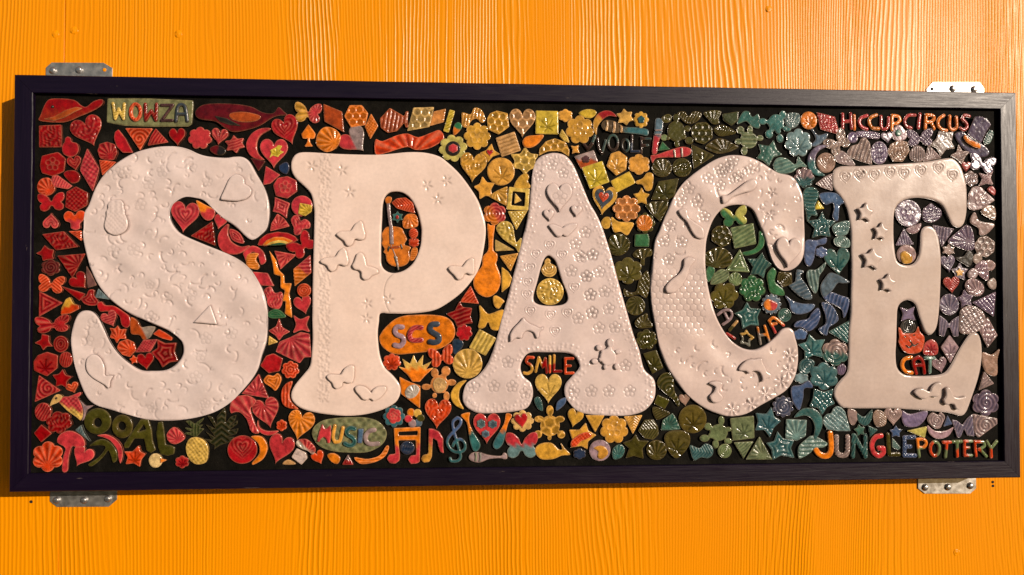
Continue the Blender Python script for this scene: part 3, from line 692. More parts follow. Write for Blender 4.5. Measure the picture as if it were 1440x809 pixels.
pebble_tile pu l80 Q 6916,-1904 7040,-1825 7114,-1925 7038,-2065 6923,-2032
flower_tile te p f6 6593,-2102,624,622,0
dolphin_tile bl n Q 5845,-2337 6050,-2299 6235,-2200 6329,-2360 6132,-2379 6110,-2578 6026,-2856 5904,-2735 5844,-2576
star_tile te b P 6357,-2380 6582,-2461 6809,-2383 6766,-2582 6848,-2723 6662,-2801 6546,-2979 6456,-2819 6252,-2778 6335,-2599
round_tile pb2 s f10 5638,-2781,481,484,0
star_tile te p P 5373,-2791 5433,-3009 5595,-3110 5431,-3247 5328,-3476 5207,-3305 4992,-3314 5058,-3125 5006,-2926 5250,-2948
moon_tile te n Q 5902,-3033 6087,-2848 6333,-2838 6517,-2979 6544,-3218 6410,-3496 6328,-3495 6371,-3256 6291,-3057 6127,-2996
square_tile tl f P 5718,-3072 6188,-3096 6165,-3453 5960,-3558 5695,-3488
square_tile gr p P 4418,-3040 4945,-2985 4963,-3480 4476,-3534
triangle_tile gr l40 P 4496,-3582 4942,-3567 4717,-3944
triangle_tile gr f P 5085,-3454 5374,-3968 4777,-3961
heart_tile tl b P 6565,-3139 6599,-3020 6661,-2960 6764,-2949 6806,-2842 6888,-2783 6991,-2816 7073,-2904 7193,-3344 6905,-3341 6658,-3299
star_tile te c P 5512,-3347 5634,-3507 5899,-3550 5816,-3727 5896,-3946 5590,-3883 5386,-3980 5367,-3762 5246,-3602 5429,-3565
dolphin_tile tl l0 Q 5986,-3888 6000,-3690 6164,-3533 6329,-3455 6656,-3618 6573,-3716 6368,-3734 6244,-3851 6039,-3948
pebble_tile pk n Q 7156,-2865 7320,-2886 7381,-3027 7297,-3206 7194,-3145
butterfly_tile te l60 Q 7361,-2947 7526,-3028 7713,-2870 7691,-3109 7565,-3228 7401,-3147
star_tile gt n s5 7428,-3327,256,247,10
fan_tile te f P 7627,-3229 7854,-3331 7667,-3489
letter_tile or n L129 6731,-3400 6753,-3718 6711,-3877 6596,-3911 6465,-3858 6400,-3770
letter_tile pk l30 L113 6895,-3481 6892,-3815 7007,-3904 7131,-3850 7150,-3484
letter_tile te l60 L101 7262,-3931 7283,-3453 | 7299,-3453 7535,-3887 | 7554,-3935 7555,-3456
letter_tile rp n L117 7936,-3468 7803,-3506 7719,-3665 7750,-3841 7882,-3923 7982,-3860 7983,-3756 7883,-3750
letter_tile ol n L101 8094,-3445 8123,-3894 8355,-3900
leaf_tile tl l30 P 8201,-3514 8390,-3737 8331,-3792 8199,-3735
letter_tile bl b L101 8718,-3508 8493,-3517 8481,-3922 8731,-3930 | 8491,-3722 8625,-3723
letter_tile or/gr@270 n L75 8801,-3581 8831,-3950 | 8801,-3565 8943,-3563 9006,-3647 8949,-3743 8858,-3750
letter_tile gr/ro@200 n O 9205,-3778,110,160,76
letter_tile ro/gr@270 n L75 9402,-3632 9570,-3629 | 9486,-3637 9457,-3966
letter_tile gr/ro@270 n L76 9629,-3619 9830,-3616 | 9729,-3623 9734,-3953
letter_tile ro/gr@0 n L69 10091,-3614 9906,-3612 9914,-3939 10087,-3941 | 9916,-3767 10022,-3758
letter_tile ro/gr@0 n L72 10150,-3620 10188,-3950 | 10200,-3625 10360,-3630 10384,-3727 10257,-3806 | 10299,-3823 10432,-3961
letter_tile gr/ro@270 n L73 10444,-3623 10535,-3793 10681,-3625 | 10535,-3793 10543,-3979
round_tile pu r e 7942,3021,400,511,0
heart_tile pu n h 8133,3369,259,243,8
trefoil_tile pk n Q 8267,3452 8332,3615 8437,3666 8520,3598 8603,3456 8538,3333 8329,3323
+drop_inlay gt n Q 8322,3522 8406,3564 8467,3464 8392,3394 8334,3433
butterfly_tile pu b b 8917,3388,613,391,4
star_tile pm2 n P 9382,3549 9466,3509 9719,3521 9674,3288 9757,3146 9546,3123 9418,2958 9335,3140 9168,3220 9317,3364
gem_tile pb r P 8202,3207 8392,3311 8601,3273 8653,3071 8492,2825 8262,2834 8138,3044
cup_tile pk l90 Q 8682,3030 8831,3195 9019,3096 8974,2851 8723,2868
triangle_tile pk f P 9125,3219 9417,2917 8995,2831
star_tile pk l20 P 9843,3237 9926,3087 10095,3068 9988,2945 9922,2780 9797,2901 9650,2981 9799,3065
heart_tile rb n h 10015,2716,211,228,0
butterfly_tile pu n b 10410,2807,619,392,-14
flower_tile pk r f6 10139,2448,321,351,0
star_tile pk l40 P 10323,2581 10492,2542 10663,2633 10597,2461 10659,2318 10489,2337 10319,2274 10406,2439
leaf_tile te s Q 10459,3319 10589,3566 10695,3527 10629,3321 10522,3246
heart_tile pk w P 10059,1803 10084,2088 10170,2232 10277,2274 10403,2234 10445,2173 10697,1951 10419,1765 10207,1714 10101,1742
pebble_tile rb n Q 10530,2195 10637,2277 10713,2176 10677,2073
heart_tile pb n Q 10375,1668 10504,1812 10695,1793 10705,1507 10544,1547
round_tile pu w e 8627,1634,607,608,0
shell_tile pu l5 Q 8984,1718 9069,1792 9174,1862 9258,1793 9404,1721 9403,1559 9191,1427 8982,1495
triangle_tile pu l100 P 8518,1277 8745,914 8318,895
leaf_tile pk l30 Q 8581,1269 8770,1351 8930,1393 8853,1210 8685,1168
round_tile pk n e 8575,682,439,424,0
+duck_inlay oy n Q 8420,678 8525,759 8690,639 8668,498 8480,477
triangle_tile pu l80 P 9211,1362 9716,1276 9416,868 9314,1111
shell_tile pu f60 Q 9565,991 9821,1236 9991,1359 10138,1279 10198,994 10196,831 10027,790 9774,870
butterfly_tile pk n Q 10098,1442 10206,1666 10331,1464 10669,1405 10625,1282 10475,1159 10327,1158 10308,1300
hexagon_tile pk x P 10326,1076 10496,1118 10685,976 10661,752 10490,629 10279,689 10197,913
star_tile pk n s6 9575,788,278,267,0
heart_tile pu c h 9563,463,345,389,8
bird_tile dk2 n Q 9750,606 9941,647 10048,770 10152,669 10086,424 9918,485
star_tile pu n s5 9844,294,388,389,0
+star_inlay oy n s5 9826,283,201,194,0
pebble_tile pk n Q 10194,669 10322,690 10384,588 10277,486 10184,526
heart_tile pk r Q 10212,404 10405,547 10509,426 10505,100 10316,201
heart_tile pk n Q 10446,507 10574,556 10700,467 10635,337 10508,344
heart_tile pk n Q 10042,282 10170,364 10274,262 10188,140 10041,160
pebble_tile pk n Q 10504,39 10633,141 10704,60 10685,-95 10566,-83
heart_tile rb v90 h 9638,-23,370,372,4
round_tile pk f e 10194,-75,473,373,-25
star_tile pu l30 s5 9963,-323,396,381,8
round_tile pu f e 9578,-469,445,477,0
triangle_tile pu b P 10684,-176 10643,-745 10139,-420
flower_tile pk b Q 9827,-793 9863,-591 10096,-501 10369,-631 10421,-875 10216,-1097 9836,-1117
butterfly_tile pu l80 P 9336,-712 9503,-833 9565,-922 9629,-833 9798,-732 9793,-1198 9667,-1197 9594,-995 9522,-995 9457,-1197 9331,-1176
diamond_tile pk r P 10507,-761 10723,-1180 10486,-1463 10293,-1037
bow_tile pu n P 8409,-530 8584,-590 8743,-518 8708,-671 8769,-832 8582,-792 8435,-852 8478,-691
rose_tile dk2 s e 8601,-981,342,298,0
cat_tile ro n Q 8374,-1329 8392,-1213 8375,-1027 8399,-1000 8442,-1062 8489,-1132 8633,-1132 8749,-1116 8807,-1005 8832,-987 8862,-1098 8957,-1214 8943,-1377 8869,-1539 8676,-1596 8485,-1537
+mouth dk n P 8516,-1400 8540,-1400 8599,-1453 8672,-1373 8605,-1285 8620,-1276 8691,-1384 8731,-1401 8816,-1346 8820,-1362 8724,-1431 8683,-1408 8604,-1477
+eye dk n e 8506,-1206,43,32,0
+eye dk n e 8726,-1170,43,32,0
flower_tile rb p Q 8953,-1585 8979,-1377 9137,-1273 9257,-1354 9291,-1494 9254,-1610 9085,-1632
letter_tile or n L90 8664,-1681 8507,-1727 8448,-1861 8517,-1996 8677,-2036
letter_tile rd n L85 8780,-2048 8711,-1770 8832,-1673 8927,-1771 8972,-2037 | 8734,-1858 8950,-1859
letter_tile tl n L80 8993,-1701 9205,-1702 | 9108,-1702 9093,-2022
heart_tile pk H h 9343,-1870,342,352,14
diamond_tile pk p P 9572,-1175 9790,-1453 9576,-1806 9359,-1452
butterfly_tile pb n Q 10368,-1582 10579,-1633 10765,-1507 10709,-1735 10679,-2089 10468,-2063 10365,-1860
triangle_tile pk l40 P 10389,-2012 10623,-2292 10252,-2441
flower_tile pu s f6 10423,-2735,611,605,0
triangle_tile pk s P 10130,-2995 10693,-3101 10691,-3227 10266,-3525 10177,-3474
butterfly_tile pu l60 P 9614,-3116 9745,-3143 9864,-3244 9981,-3094 10114,-2995 10145,-3499 9977,-3472 9900,-3320 9819,-3511 9740,-3520
triangle_tile bl n P 9510,-3015 9623,-3217 9413,-3265
trefoil_tile pk s Q 9039,-3061 9144,-2951 9274,-3003 9328,-2938 9431,-3039 9377,-3189 9324,-3289 9203,-3303 9063,-3187
moon_tile pk n Q 9026,-3236 9192,-3364 9454,-3366 9638,-3292 9505,-3492 9243,-3540 9061,-3412
butterfly_tile pu n Q 8441,-2905 8622,-2982 9014,-2910 8960,-3110 8776,-3259 8490,-3231
heart_tile pk H h 8227,-3044,404,400,0
leaf_tile pb v90 Q 7740,-2999 7844,-2875 8025,-2977 8023,-3202 7815,-3240
star_tile bl n s5 8281,-3364,280,250,0
triangle_tile lg n P 8541,-3357 9011,-3261 8956,-3522
"""
LETTERS = """
S -9753,1183 -9742,1489 -9647,1674 -9525,2012 -9343,2322 -9070,2586 -8774,2775 -8482,2886 -8147,2952 -7816,2957 -7560,2898 -7363,2808 -7144,2748 -6773,2722 -6591,2747 -6408,2742 -6256,2635 -6102,2363 -5947,2093 -5854,1814 -5826,1524 -5870,1217 -5986,1068 -6168,942 -6320,1004 -6549,1213 -6808,1403 -6997,1572 -7223,1787 -7415,1847 -7634,1861 -7821,1757 -7928,1603 -7938,1395 -7831,1185 -7664,1034 -7290,864 -6916,713 -6620,584 -6392,446 -6201,261 -6031,-10 -5917,-280 -5853,-621 -5851,-930 -5872,-1270 -5969,-1578 -6043,-1855 -6185,-2101 -6408,-2369 -6627,-2590 -6927,-2781 -7259,-2891 -7630,-2957 -8033,-2976 -8397,-2942 -8778,-2843 -9164,-2722 -9446,-2629 -9639,-2470 -9783,-2171 -9906,-1785 -9981,-1395 -9985,-1152 -9930,-863 -9840,-674 -9714,-604 -9550,-629 -9421,-767 -9308,-995 -9179,-1276 -8991,-1542 -8732,-1766 -8511,-1889 -8289,-1905 -7998,-1887 -7775,-1755 -7647,-1547 -7649,-1320 -7743,-1188 -7931,-1049 -8225,-920 -8595,-750 -8853,-620 -9114,-429 -9298,-238 -9483,43 -9615,342 -9718,724 -9766,1030
P -5363,2480 -5355,2676 -5249,2828 -5019,2868 -4372,2839 -3605,2829 -3226,2853 -2837,2896 -2451,2889 -2140,2810 -1944,2670 -1708,2451 -1487,2169 -1286,1854 -1171,1548 -1115,1318 -1107,1081 -1154,733 -1248,346 -1405,70 -1634,-198 -1906,-413 -2171,-569 -2441,-637 -2825,-669 -3213,-668 -3419,-668 -3450,-855 -3475,-1089 -3459,-1354 -3416,-1619 -3318,-1853 -3131,-2041 -2991,-2239 -2981,-2431 -3087,-2623 -3354,-2770 -3699,-2868 -4076,-2904 -4457,-2880 -4835,-2820 -5140,-2722 -5309,-2569 -5334,-2415 -5253,-2225 -5068,-1996 -4935,-1806 -4903,-1500 -4882,-1117 -4893,-621 -4889,140 -4873,912 -4858,1402 -4877,1675 -4937,1947 -5092,2133 -5280,2306 | -3392,1412 -3377,1726 -3316,1920 -3179,2010 -2949,1997 -2755,1846 -2620,1575 -2541,1266 -2530,1072 -2553,805 -2673,497 -2867,302 -3097,223 -3288,262 -3397,397 -3412,649 -3406,1114
A 281,2897 439,2921 637,2882 768,2781 880,2607 989,2353 1104,2082 1227,1796 1360,1574 1504,1261 1696,671 1856,81 2057,-623 2215,-1165 2335,-1483 2447,-1919 2649,-2117 2704,-2312 2670,-2590 2489,-2818 2251,-2919 1929,-2956 1337,-2930 986,-2861 790,-2694 667,-2496 668,-2262 827,-2067 968,-1912 979,-1795 869,-1620 668,-1541 271,-1531 -113,-1538 -268,-1673 -331,-1868 -268,-2061 -113,-2199 -55,-2373 -74,-2569 -189,-2765 -464,-2838 -851,-2869 -1244,-2866 -1479,-2770 -1589,-2635 -1599,-2441 -1514,-2206 -1281,-2056 -1088,-1825 -963,-1550 -853,-1205 -743,-780 -544,-38 -348,740 -231,1213 -158,1594 -113,1960 -73,2381 -14,2660 103,2821 | 280,618 359,586 458,471 590,78 713,-236 712,-393 590,-480 319,-502 80,-471 -31,-393 -34,-237 44,42 124,351 202,549
C 4601,2924 4354,2905 4075,2805 3753,2601 3508,2419 3304,2216 3104,1897 2943,1538 2820,1232 2698,943 2658,559 2598,82 2608,-312 2654,-703 2752,-1214 2811,-1485 2970,-1884 3205,-2235 3488,-2556 3804,-2794 4129,-2936 4406,-2994 4773,-2941 5095,-2760 5425,-2586 5707,-2411 5897,-2136 5980,-1818 5982,-1460 5923,-1221 5881,-1068 5762,-995 5600,-1043 5475,-1188 5268,-1364 5021,-1484 4824,-1487 4619,-1415 4378,-1218 4178,-906 4058,-624 3941,-191 3863,282 3866,840 3928,1159 4052,1465 4250,1693 4475,1778 4760,1781 4957,1674 5087,1408 5282,892 5404,528 5566,328 5771,296 5974,394 6121,610 6160,971 6148,1532 6131,1967 6049,2210 5928,2404 5785,2484 5580,2521 5417,2600 5173,2756 4888,2879
E 6835,2495 6873,2616 7024,2693 7271,2701 7558,2707 8141,2755 8981,2814 9570,2912 9738,2873 9863,2734 9944,2532 10004,2249 10011,1920 9997,1640 9931,1397 9804,1309 9657,1374 9555,1557 9451,1759 9328,1881 9139,1955 8846,1992 8549,1950 8362,1827 8276,1627 8254,1267 8268,862 8329,539 8495,438 8703,458 8832,621 8889,904 8914,1189 8983,1309 9132,1331 9254,1230 9336,988 9375,543 9359,-21 9319,-626 9254,-993 9144,-1148 9042,-1154 8942,-1049 8839,-707 8757,-469 8611,-365 8442,-409 8339,-550 8316,-832 8298,-1308 8279,-1598 8306,-1898 8434,-2050 8610,-2101 9083,-2104 9398,-2055 9559,-1904 9767,-1553 9931,-1301 10078,-1133 10248,-1150 10326,-1402 10321,-1756 10236,-2161 10075,-2613 9938,-2940 9801,-3025 9548,-2958 9075,-2905 8193,-2843 7263,-2832 6997,-2788 6856,-2640 6808,-2499 6859,-2338 7002,-2162 7102,-2062 7159,-1863 7177,-1143 7222,-657 7249,170 7244,977 7215,1459 7150,1748 7018,1975 6833,2212
"""
RELIEF = """
=S
pineapple wl l B -9294,1247 -9246,1443 -9255,1536 -9215,1588 -9224,1681 -9167,1767 -9044,1776 -8945,1777 -8886,1701 -8894,1624 -8860,1548 -8867,1480 -8809,1369 -8791,1216 -8839,1114 -8954,1037 -9069,1010 -9201,1061 -9276,1145
heart wl n B -6866,1803 -6777,2011 -6700,2199 -6635,2313 -6544,2361 -6426,2336 -6347,2256 -6346,2136 -6254,2103 -6188,2017 -6207,1909 -6318,1815 -6501,1773 -6697,1784
triangle wl n P -7397,-856 -7052,-473 -6900,-902
fish wl n B -9643,-1751 -9622,-1616 -9536,-1534 -9419,-1542 -9331,-1617 -9264,-1753 -9241,-1858 -9247,-1978 -9211,-2000 -9050,-1986 -9129,-2098 -9142,-2248 -9179,-2263 -9238,-2195 -9355,-2127 -9487,-2051 -9590,-1946 -9634,-1856
=P
butterfly wl n B -4382,1061 -4306,1129 -4088,1130 -4041,1160 -3965,1295 -3851,1373 -3794,1315 -3774,1181 -3736,1065 -3764,949 -3869,939 -3945,968 -3983,948 -4011,852 -4096,794 -4163,832 -4211,928 -4325,1004
butterfly wl n B -4729,474 -4644,542 -4436,562 -4380,581 -4304,716 -4210,783 -4153,716 -4123,563 -4095,467 -4132,380 -4208,370 -4284,409 -4350,389 -4369,293 -4463,235 -4539,293 -4577,388 -4682,426
butterfly wl n B -3981,467 -3924,641 -3848,679 -3772,622 -3733,487 -3714,372 -3619,363 -3466,296 -3447,219 -3618,151 -3656,93 -3751,55 -3827,122 -3828,237 -3885,285 -3980,294 -4037,371
butterfly wl n B -4578,-2037 -4511,-1984 -4299,-2000 -4254,-1993 -4179,-1856 -4058,-1788 -3967,-1811 -3966,-1979 -3981,-2101 -4011,-2178 -4102,-2192 -4193,-2154 -4223,-2176 -4230,-2253 -4343,-2320 -4419,-2267 -4442,-2175 -4525,-2113
butterfly wl n B -3965,-2285 -3890,-2232 -3738,-2256 -3646,-2333 -3600,-2410 -3570,-2333 -3464,-2257 -3282,-2259 -3266,-2335 -3342,-2442 -3433,-2533 -3554,-2586 -3600,-2532 -3646,-2524 -3691,-2562 -3782,-2546 -3858,-2454 -3934,-2377
butterfly wl n B -1944,331 -1881,384 -1669,370 -1621,361 -1592,400 -1514,507 -1418,565 -1360,536 -1359,371 -1350,274 -1379,187 -1456,187 -1524,225 -1591,196 -1610,119 -1678,65 -1746,89 -1804,176 -1900,263
=A
heart wl w h 533,1908,574,643,0
heart wl n h 297,1514,231,262,5
heart wl n h 911,1609,240,259,-5
butterfly wl n B 272,1295 380,1325 517,1277 606,1229 655,1288 793,1338 931,1339 921,1260 812,1142 704,1043 635,1062 605,1092 576,1042 478,1032 370,1159
dolphin wl n B -565,-1299 -571,-1148 -490,-997 -350,-857 -268,-752 -233,-811 -139,-892 1,-951 83,-998 177,-963 166,-1021 83,-1068 72,-1184 37,-1231 1,-1196 -34,-1091 -139,-1044 -221,-1055 -291,-1125 -303,-1218 -350,-1218 -408,-1195 -490,-1241 -525,-1287
turtle wl n T 1622,-1641,359,381 1680,-1323,160,203 1423,-1430,134,133 1320,-1735,147,120 1853,-1523,147,101 1820,-1851,122,146 1563,-1863,89,114
=C
pin wl n Q 4216,1977 4351,1997 4583,2151 4815,2323 4970,2363 5027,2250 4930,2116 4736,2058 4466,1960 4312,1827 4235,1826
pin wl n Q 3220,1629 3316,1687 3411,1650 3448,1500 3582,1388 3772,1257 3810,1088 3771,1012 3618,1049 3504,1199 3410,1386 3296,1498
pin wl n Q 3349,540 3464,597 3597,541 3520,428 3463,334 3386,109 3232,-116 3080,-210 2947,-192 2929,-79 3043,71 3234,221 3330,371
heart wl n h 5750,704,579,677,-4
dolphin wl n B 4572,-1952 4639,-1834 4761,-1734 4858,-1699 4955,-1705 5028,-1688 5125,-1682 5124,-1765 5185,-1872 5220,-1979 5342,-2051 5305,-2134 5232,-2133 5171,-2180 5122,-2227 5122,-2121 5074,-2002 5002,-1960 4905,-1965 4868,-2001 4820,-2036 4759,-1965
pear wl n Q 3913,-2236 4053,-2190 4202,-2230 4161,-2316 4121,-2415 4220,-2553 4119,-2670 3971,-2649 3919,-2531 4012,-2434 4041,-2316
=E
star wl n s5 7551,1649,378,416,-8
star wl n s5 7914,1214,348,392,-8
star wl n s5 7696,580,484,469,-8
star wl n s5 8064,39,373,397,-8
butterfly wl n B 8641,-2479 8708,-2396 8853,-2376 8969,-2440 9027,-2461 9072,-2335 9175,-2259 9277,-2245 9335,-2309 9261,-2407 9259,-2561 9186,-2588 9092,-2560 9011,-2573 8909,-2642 8764,-2585
butterfly wl n B 9400,-2379 9480,-2352 9552,-2451 9580,-2577 9712,-2606 9888,-2565 9887,-2650 9798,-2775 9709,-2887 9636,-2858 9593,-2746 9506,-2731 9447,-2773 9360,-2716 9346,-2646 9405,-2562
"""
STAMPS = """
A h 320,841 170
A h 5,644 170
A h -113,342 170
A h -171,17 170
A h -191,-256 170
A h -113,-627 170
A h 339,-713 170
A h 713,-667 170
A h 595,627 170
A h 871,-98 170
A h 437,-1077 170
A f 1128,157 150
A f 1227,-255 150
A f 990,609 150
A f 1266,-667 150
A f 949,-784 150
A f 793,274 150
A f 892,883 150
A f 1268,630 150
A f 1145,157 150
A f 1422,256 150
A f 1223,-255 150
A f 1541,-184 150
A f 1262,-647 150
A f 1639,-569 150
A f 1420,-1001 150
A f 1777,-982 150
A f 1027,589 150
A f 1284,649 150
A f 1107,1140 150
A f 846,-2419 150
A f 1240,-2402 150
A f 1635,-2405 150
A f 2111,-2408 150
A f 2014,-1839 150
A f -1378,-2288 150
A f -932,-2279 150
A f -523,-2286 150
A f -230,-2431 150
A f -620,-1749 150
A f 360,2641 140
A f 84,2383 140
A f 617,2467 140
C f 3305,1900 150
C f 3668,1843 150
C f 4603,2430 150
C f 3468,2140 150
C f 3913,2383 150
C f 4198,2586 150
C f 4360,2628 150
C f 4483,2789 150
C f 3042,1311 150
C f 3302,936 150
C f 2999,538 150
C f 2900,953 150
C f 3828,1515 150
C l 5590,-2213 170
C l 5798,-1618 170
C l 5222,-2489 170
C l 4896,-2724 170
C l 4451,-2839 170
C l 5755,-1976 170
C f 4193,2226 140
C f 4518,2390 140
C f 4886,2593 140
C f 4398,2668 140
C f 4235,2506 140
C b 5393,2078 150
C b 5349,1557 150
E h 7453,2505 185
E h 7806,2488 185
E h 8181,2553 185
E h 8515,2536 185
E h 8914,2602 185
E h 9335,2667 185
E h 9670,2508 185
E h 7124,2437 185
E h 7477,2481 185
P b -4920,2561 160
P b -4273,2472 160
P b -4099,1990 160
P b -2409,2161 160
P b -1984,2263 160
P b -2177,1852 160
P b -3707,-453 150
P b -3248,-356 150
P b -3724,-780 150
S f -9119,684 150
S f -8696,705 150
S f -8332,-754 150
S f -8319,-750 150
S f -8008,-333 150
S f -7490,-276 150
S f -7167,-1207 150
S f -9652,-1239 150
S f -9510,-862 150
S f -7364,-2041 150
S f -8883,2364 150
S f -8107,2410 150
S f -8401,2140 150
S f -7513,2493 150
S f -8581,1682 150
"""
BRACKETS = """
TL | -11092,4910 -10966,5030 -9819,5046 -9625,4930 | -10928,4842 -10350,4868 | -9796,4883
TR | 9680,4796 9839,4963 11026,4984 11139,4839 | 10335,4813 10877,4802 | 9811,4793
BL | -10890,-4912 -10734,-5038 -9599,-5049 -9423,-4893 | -10729,-4881 -10133,-4889 -9613,-4867 | 
BR | 9362,-4913 9534,-5041 10672,-5058 10823,-4935 | 9533,-4889 10103,-4889 10668,-4866 | 
"""
WALLPTS = """
holes | -11305,-4917 11262,-4792 11266,-4885
patches | -10902,5693 -10495,5784 -8165,5754 5754,6670 10326,-6477
seams | -10699,1598 10656,-5849
"""

def srgb(r, g, b):
    f = lambda c: (c / 255 / 12.92) if c <= 10 else ((c / 255 + 0.055) / 1.055) ** 2.4
    return np.array([f(r), f(g), f(b)])
GLAZE = {k: srgb(*v) for k, v in dict(
    rd=(166, 8, 16), rr=(188, 24, 34), rp=(208, 58, 66), ro=(222, 66, 20), mr=(116, 16, 22), dr=(104, 16, 26), br=(176, 74, 26),
    rb=(190, 56, 64), ori=(240, 128, 24), oy=(222, 162, 60), ye=(224, 182, 84), yl=(222, 190, 54), am=(226, 128, 36), ot=(226, 146, 76),
    tn=(212, 168, 104), cr=(232, 200, 140), lg=(196, 186, 96), ol=(92, 86, 30), oh=(112, 100, 34), ob=(104, 84, 52), dg=(58, 64, 28),
    kg=(74, 84, 44), sg=(136, 142, 98), gr=(126, 146, 100), em=(52, 116, 74), gt=(56, 108, 100), te=(54, 108, 110), tl=(110, 144, 142),
    bg=(96, 120, 132), bl=(78, 104, 146), bs=(72, 84, 100), db=(44, 64, 94), sl=(74, 86, 94), pu=(130, 114, 142), pk=(176, 148, 152),
    pb=(176, 142, 126), pb2=(84, 92, 122), pm=(76, 48, 54), pm2=(138, 122, 116), mv=(124, 86, 78), ht=(92, 80, 112), rw=(160, 40, 20), wt=(70, 100, 100), gy=(148, 132, 126),
    gg=(130, 138, 124), bn=(56, 38, 36), dk=(34, 30, 28), dk2=(58, 56, 60), wh=(206, 192, 180), wl=(224, 207, 203)).items()}
GLAZE['or'] = GLAZE.pop('ori')
for ks, k_ in (('rd rr mr dr', 0.80), ('rp rb', 0.86), ('ro or br rw am ot', 0.90), ('oy ye yl tn cr lg', 0.92), ('ol oh ob dg kg', 0.58),
               ('sg gr', 0.78), ('em gt', 0.82), ('te', 0.86), ('tl', 0.92), ('bg bl', 0.86), ('bs db sl', 0.66), ('pu pk pb pb2 pm2', 0.80), ('ht', 0.72), ('wt', 0.6)):
    for k in ks.split(): GLAZE[k] = GLAZE[k] * k_
CREAM = srgb(226, 190, 150)

# ------------------------------------------------------------------ outlines
def catmull(P, k=5, closed=True):
    P = np.asarray(P, float)
    n = len(P)
    out = []
    for i in range(n if closed else n - 1):
        if closed:
            p0, p1, p2, p3 = P[i - 1], P[i], P[(i + 1) % n], P[(i + 2) % n]
        else:
            p0, p1, p2, p3 = P[max(i - 1, 0)], P[i], P[i + 1], P[min(i + 2, n - 1)]
        for j in range(k):
            t = j / k
            out.append(0.5 * ((2 * p1) + (p2 - p0) * t + (2 * p0 - 5 * p1 + 4 * p2 - p3) * t * t + (3 * p1 - p0 - 3 * p2 + p3) * t ** 3))
    if not closed:
        out.append(P[-1])
    return np.array(out)
def rounded(P, r):
    P = np.asarray(P, float)
    n = len(P)
    out = []
    for i in range(n):
        a, b, c = P[i - 1], P[i], P[(i + 1) % n]
        la, lc = np.linalg.norm(a - b), np.linalg.norm(c - b)
        q = min(r, 0.35 * la, 0.35 * lc)
        p1 = b + (a - b) / max(la, 1e-6) * q
        p2 = b + (c - b) / max(lc, 1e-6) * q
        for t in (0.0, 0.5, 1.0):
            out.append((1 - t) ** 2 * p1 + 2 * t * (1 - t) * b + t * t * p2)
    return np.array(out)
def resample(P, g):
    Q = np.vstack([P, P[:1]])
    d = np.linalg.norm(np.diff(Q, axis=0), axis=1)
    s = np.concatenate([[0], np.cumsum(d)])
    n = max(8, int(round(s[-1] / g)))
    u = np.linspace(0, s[-1], n, endpoint=False)
    return np.stack([np.interp(u, s, Q[:, 0]), np.interp(u, s, Q[:, 1])], 1)
def fit(P, cx, cy, w, h, rot):
    P = np.asarray(P, float)
    lo, hi = P.min(0), P.max(0)
    P = (P - (lo + hi) / 2) / (hi - lo) * np.array([w, h])
    c, s = math.cos(R(rot)), math.sin(R(rot))
    return P @ np.array([[c, s], [-s, c]]) + np.array([cx, cy])
def template(k, cx, cy, w, h, rot):
    if k == 'h':
        t = np.linspace(0, 2 * np.pi, 44, endpoint=False)
        P = np.stack([16 * np.sin(t) ** 3, 13 * np.cos(t) - 5 * np.cos(2 * t) - 2 * np.cos(3 * t) - np.cos(4 * t)], 1)
    elif k[0] == 'f':
        n = int(k[1:])
        t = np.linspace(0, 2 * np.pi, 12 * n, endpoint=False)
        r = 0.80 + 0.20 * np.abs(np.cos(n * t / 2)) ** 0.8
        P = np.stack([r * np.sin(t), r * np.cos(t)], 1)
    elif k[0] == 's':
        n = int(k[1:])
        q = []
        for i in range(2 * n):
            rr_ = 1.0 if i % 2 == 0 else (0.55 if n == 5 else 0.61)
            rr_ *= random.uniform(0.94, 1.04)
            q.append((rr_ * math.sin(math.pi * i / n), rr_ * math.cos(math.pi * i / n)))
        P = rounded(q, 0.12)
    elif k == 'e':
        t = np.linspace(0, 2 * np.pi, 36, endpoint=False)
        P = np.stack([np.sin(t), np.cos(t)], 1)
    elif k[0] == 'g':
        n = int(k[1:])
        P = rounded([(math.sin(2 * math.pi * i / n), math.cos(2 * math.pi * i / n)) for i in range(n)], 0.12)
    elif k == 'b':
        hf = [(.045, .12), (.10, .29), (.28, .49), (.46, .5), (.5, .26), (.43, .04), (.36, -.03), (.44, -.18), (.42, -.40), (.27, -.5), (.11, -.40), (.045, -.24)]
        P = catmull([(0, .05)] + hf + [(0, -.22)] + [(-x, y) for x, y in hf[::-1]], 4)
    return fit(P, cx, cy, w, h, rot)
def seg_dist(P, A, B):
    """distance of the points P to every segment A-B, smallest one"""
    out = np.full(len(P), 1e9)
    for i0 in range(0, len(P), 4000):
        p = P[i0:i0 + 4000, None, :]
        ab = (B - A)[None]
        t = np.clip(((p - A[None]) * ab).sum(2) / np.maximum((ab * ab).sum(2), 1e-9), 0, 1)
        d = p - A[None] - t[..., None] * ab
        out[i0:i0 + 4000] = np.sqrt((d * d).sum(2)).min(1)
    return out
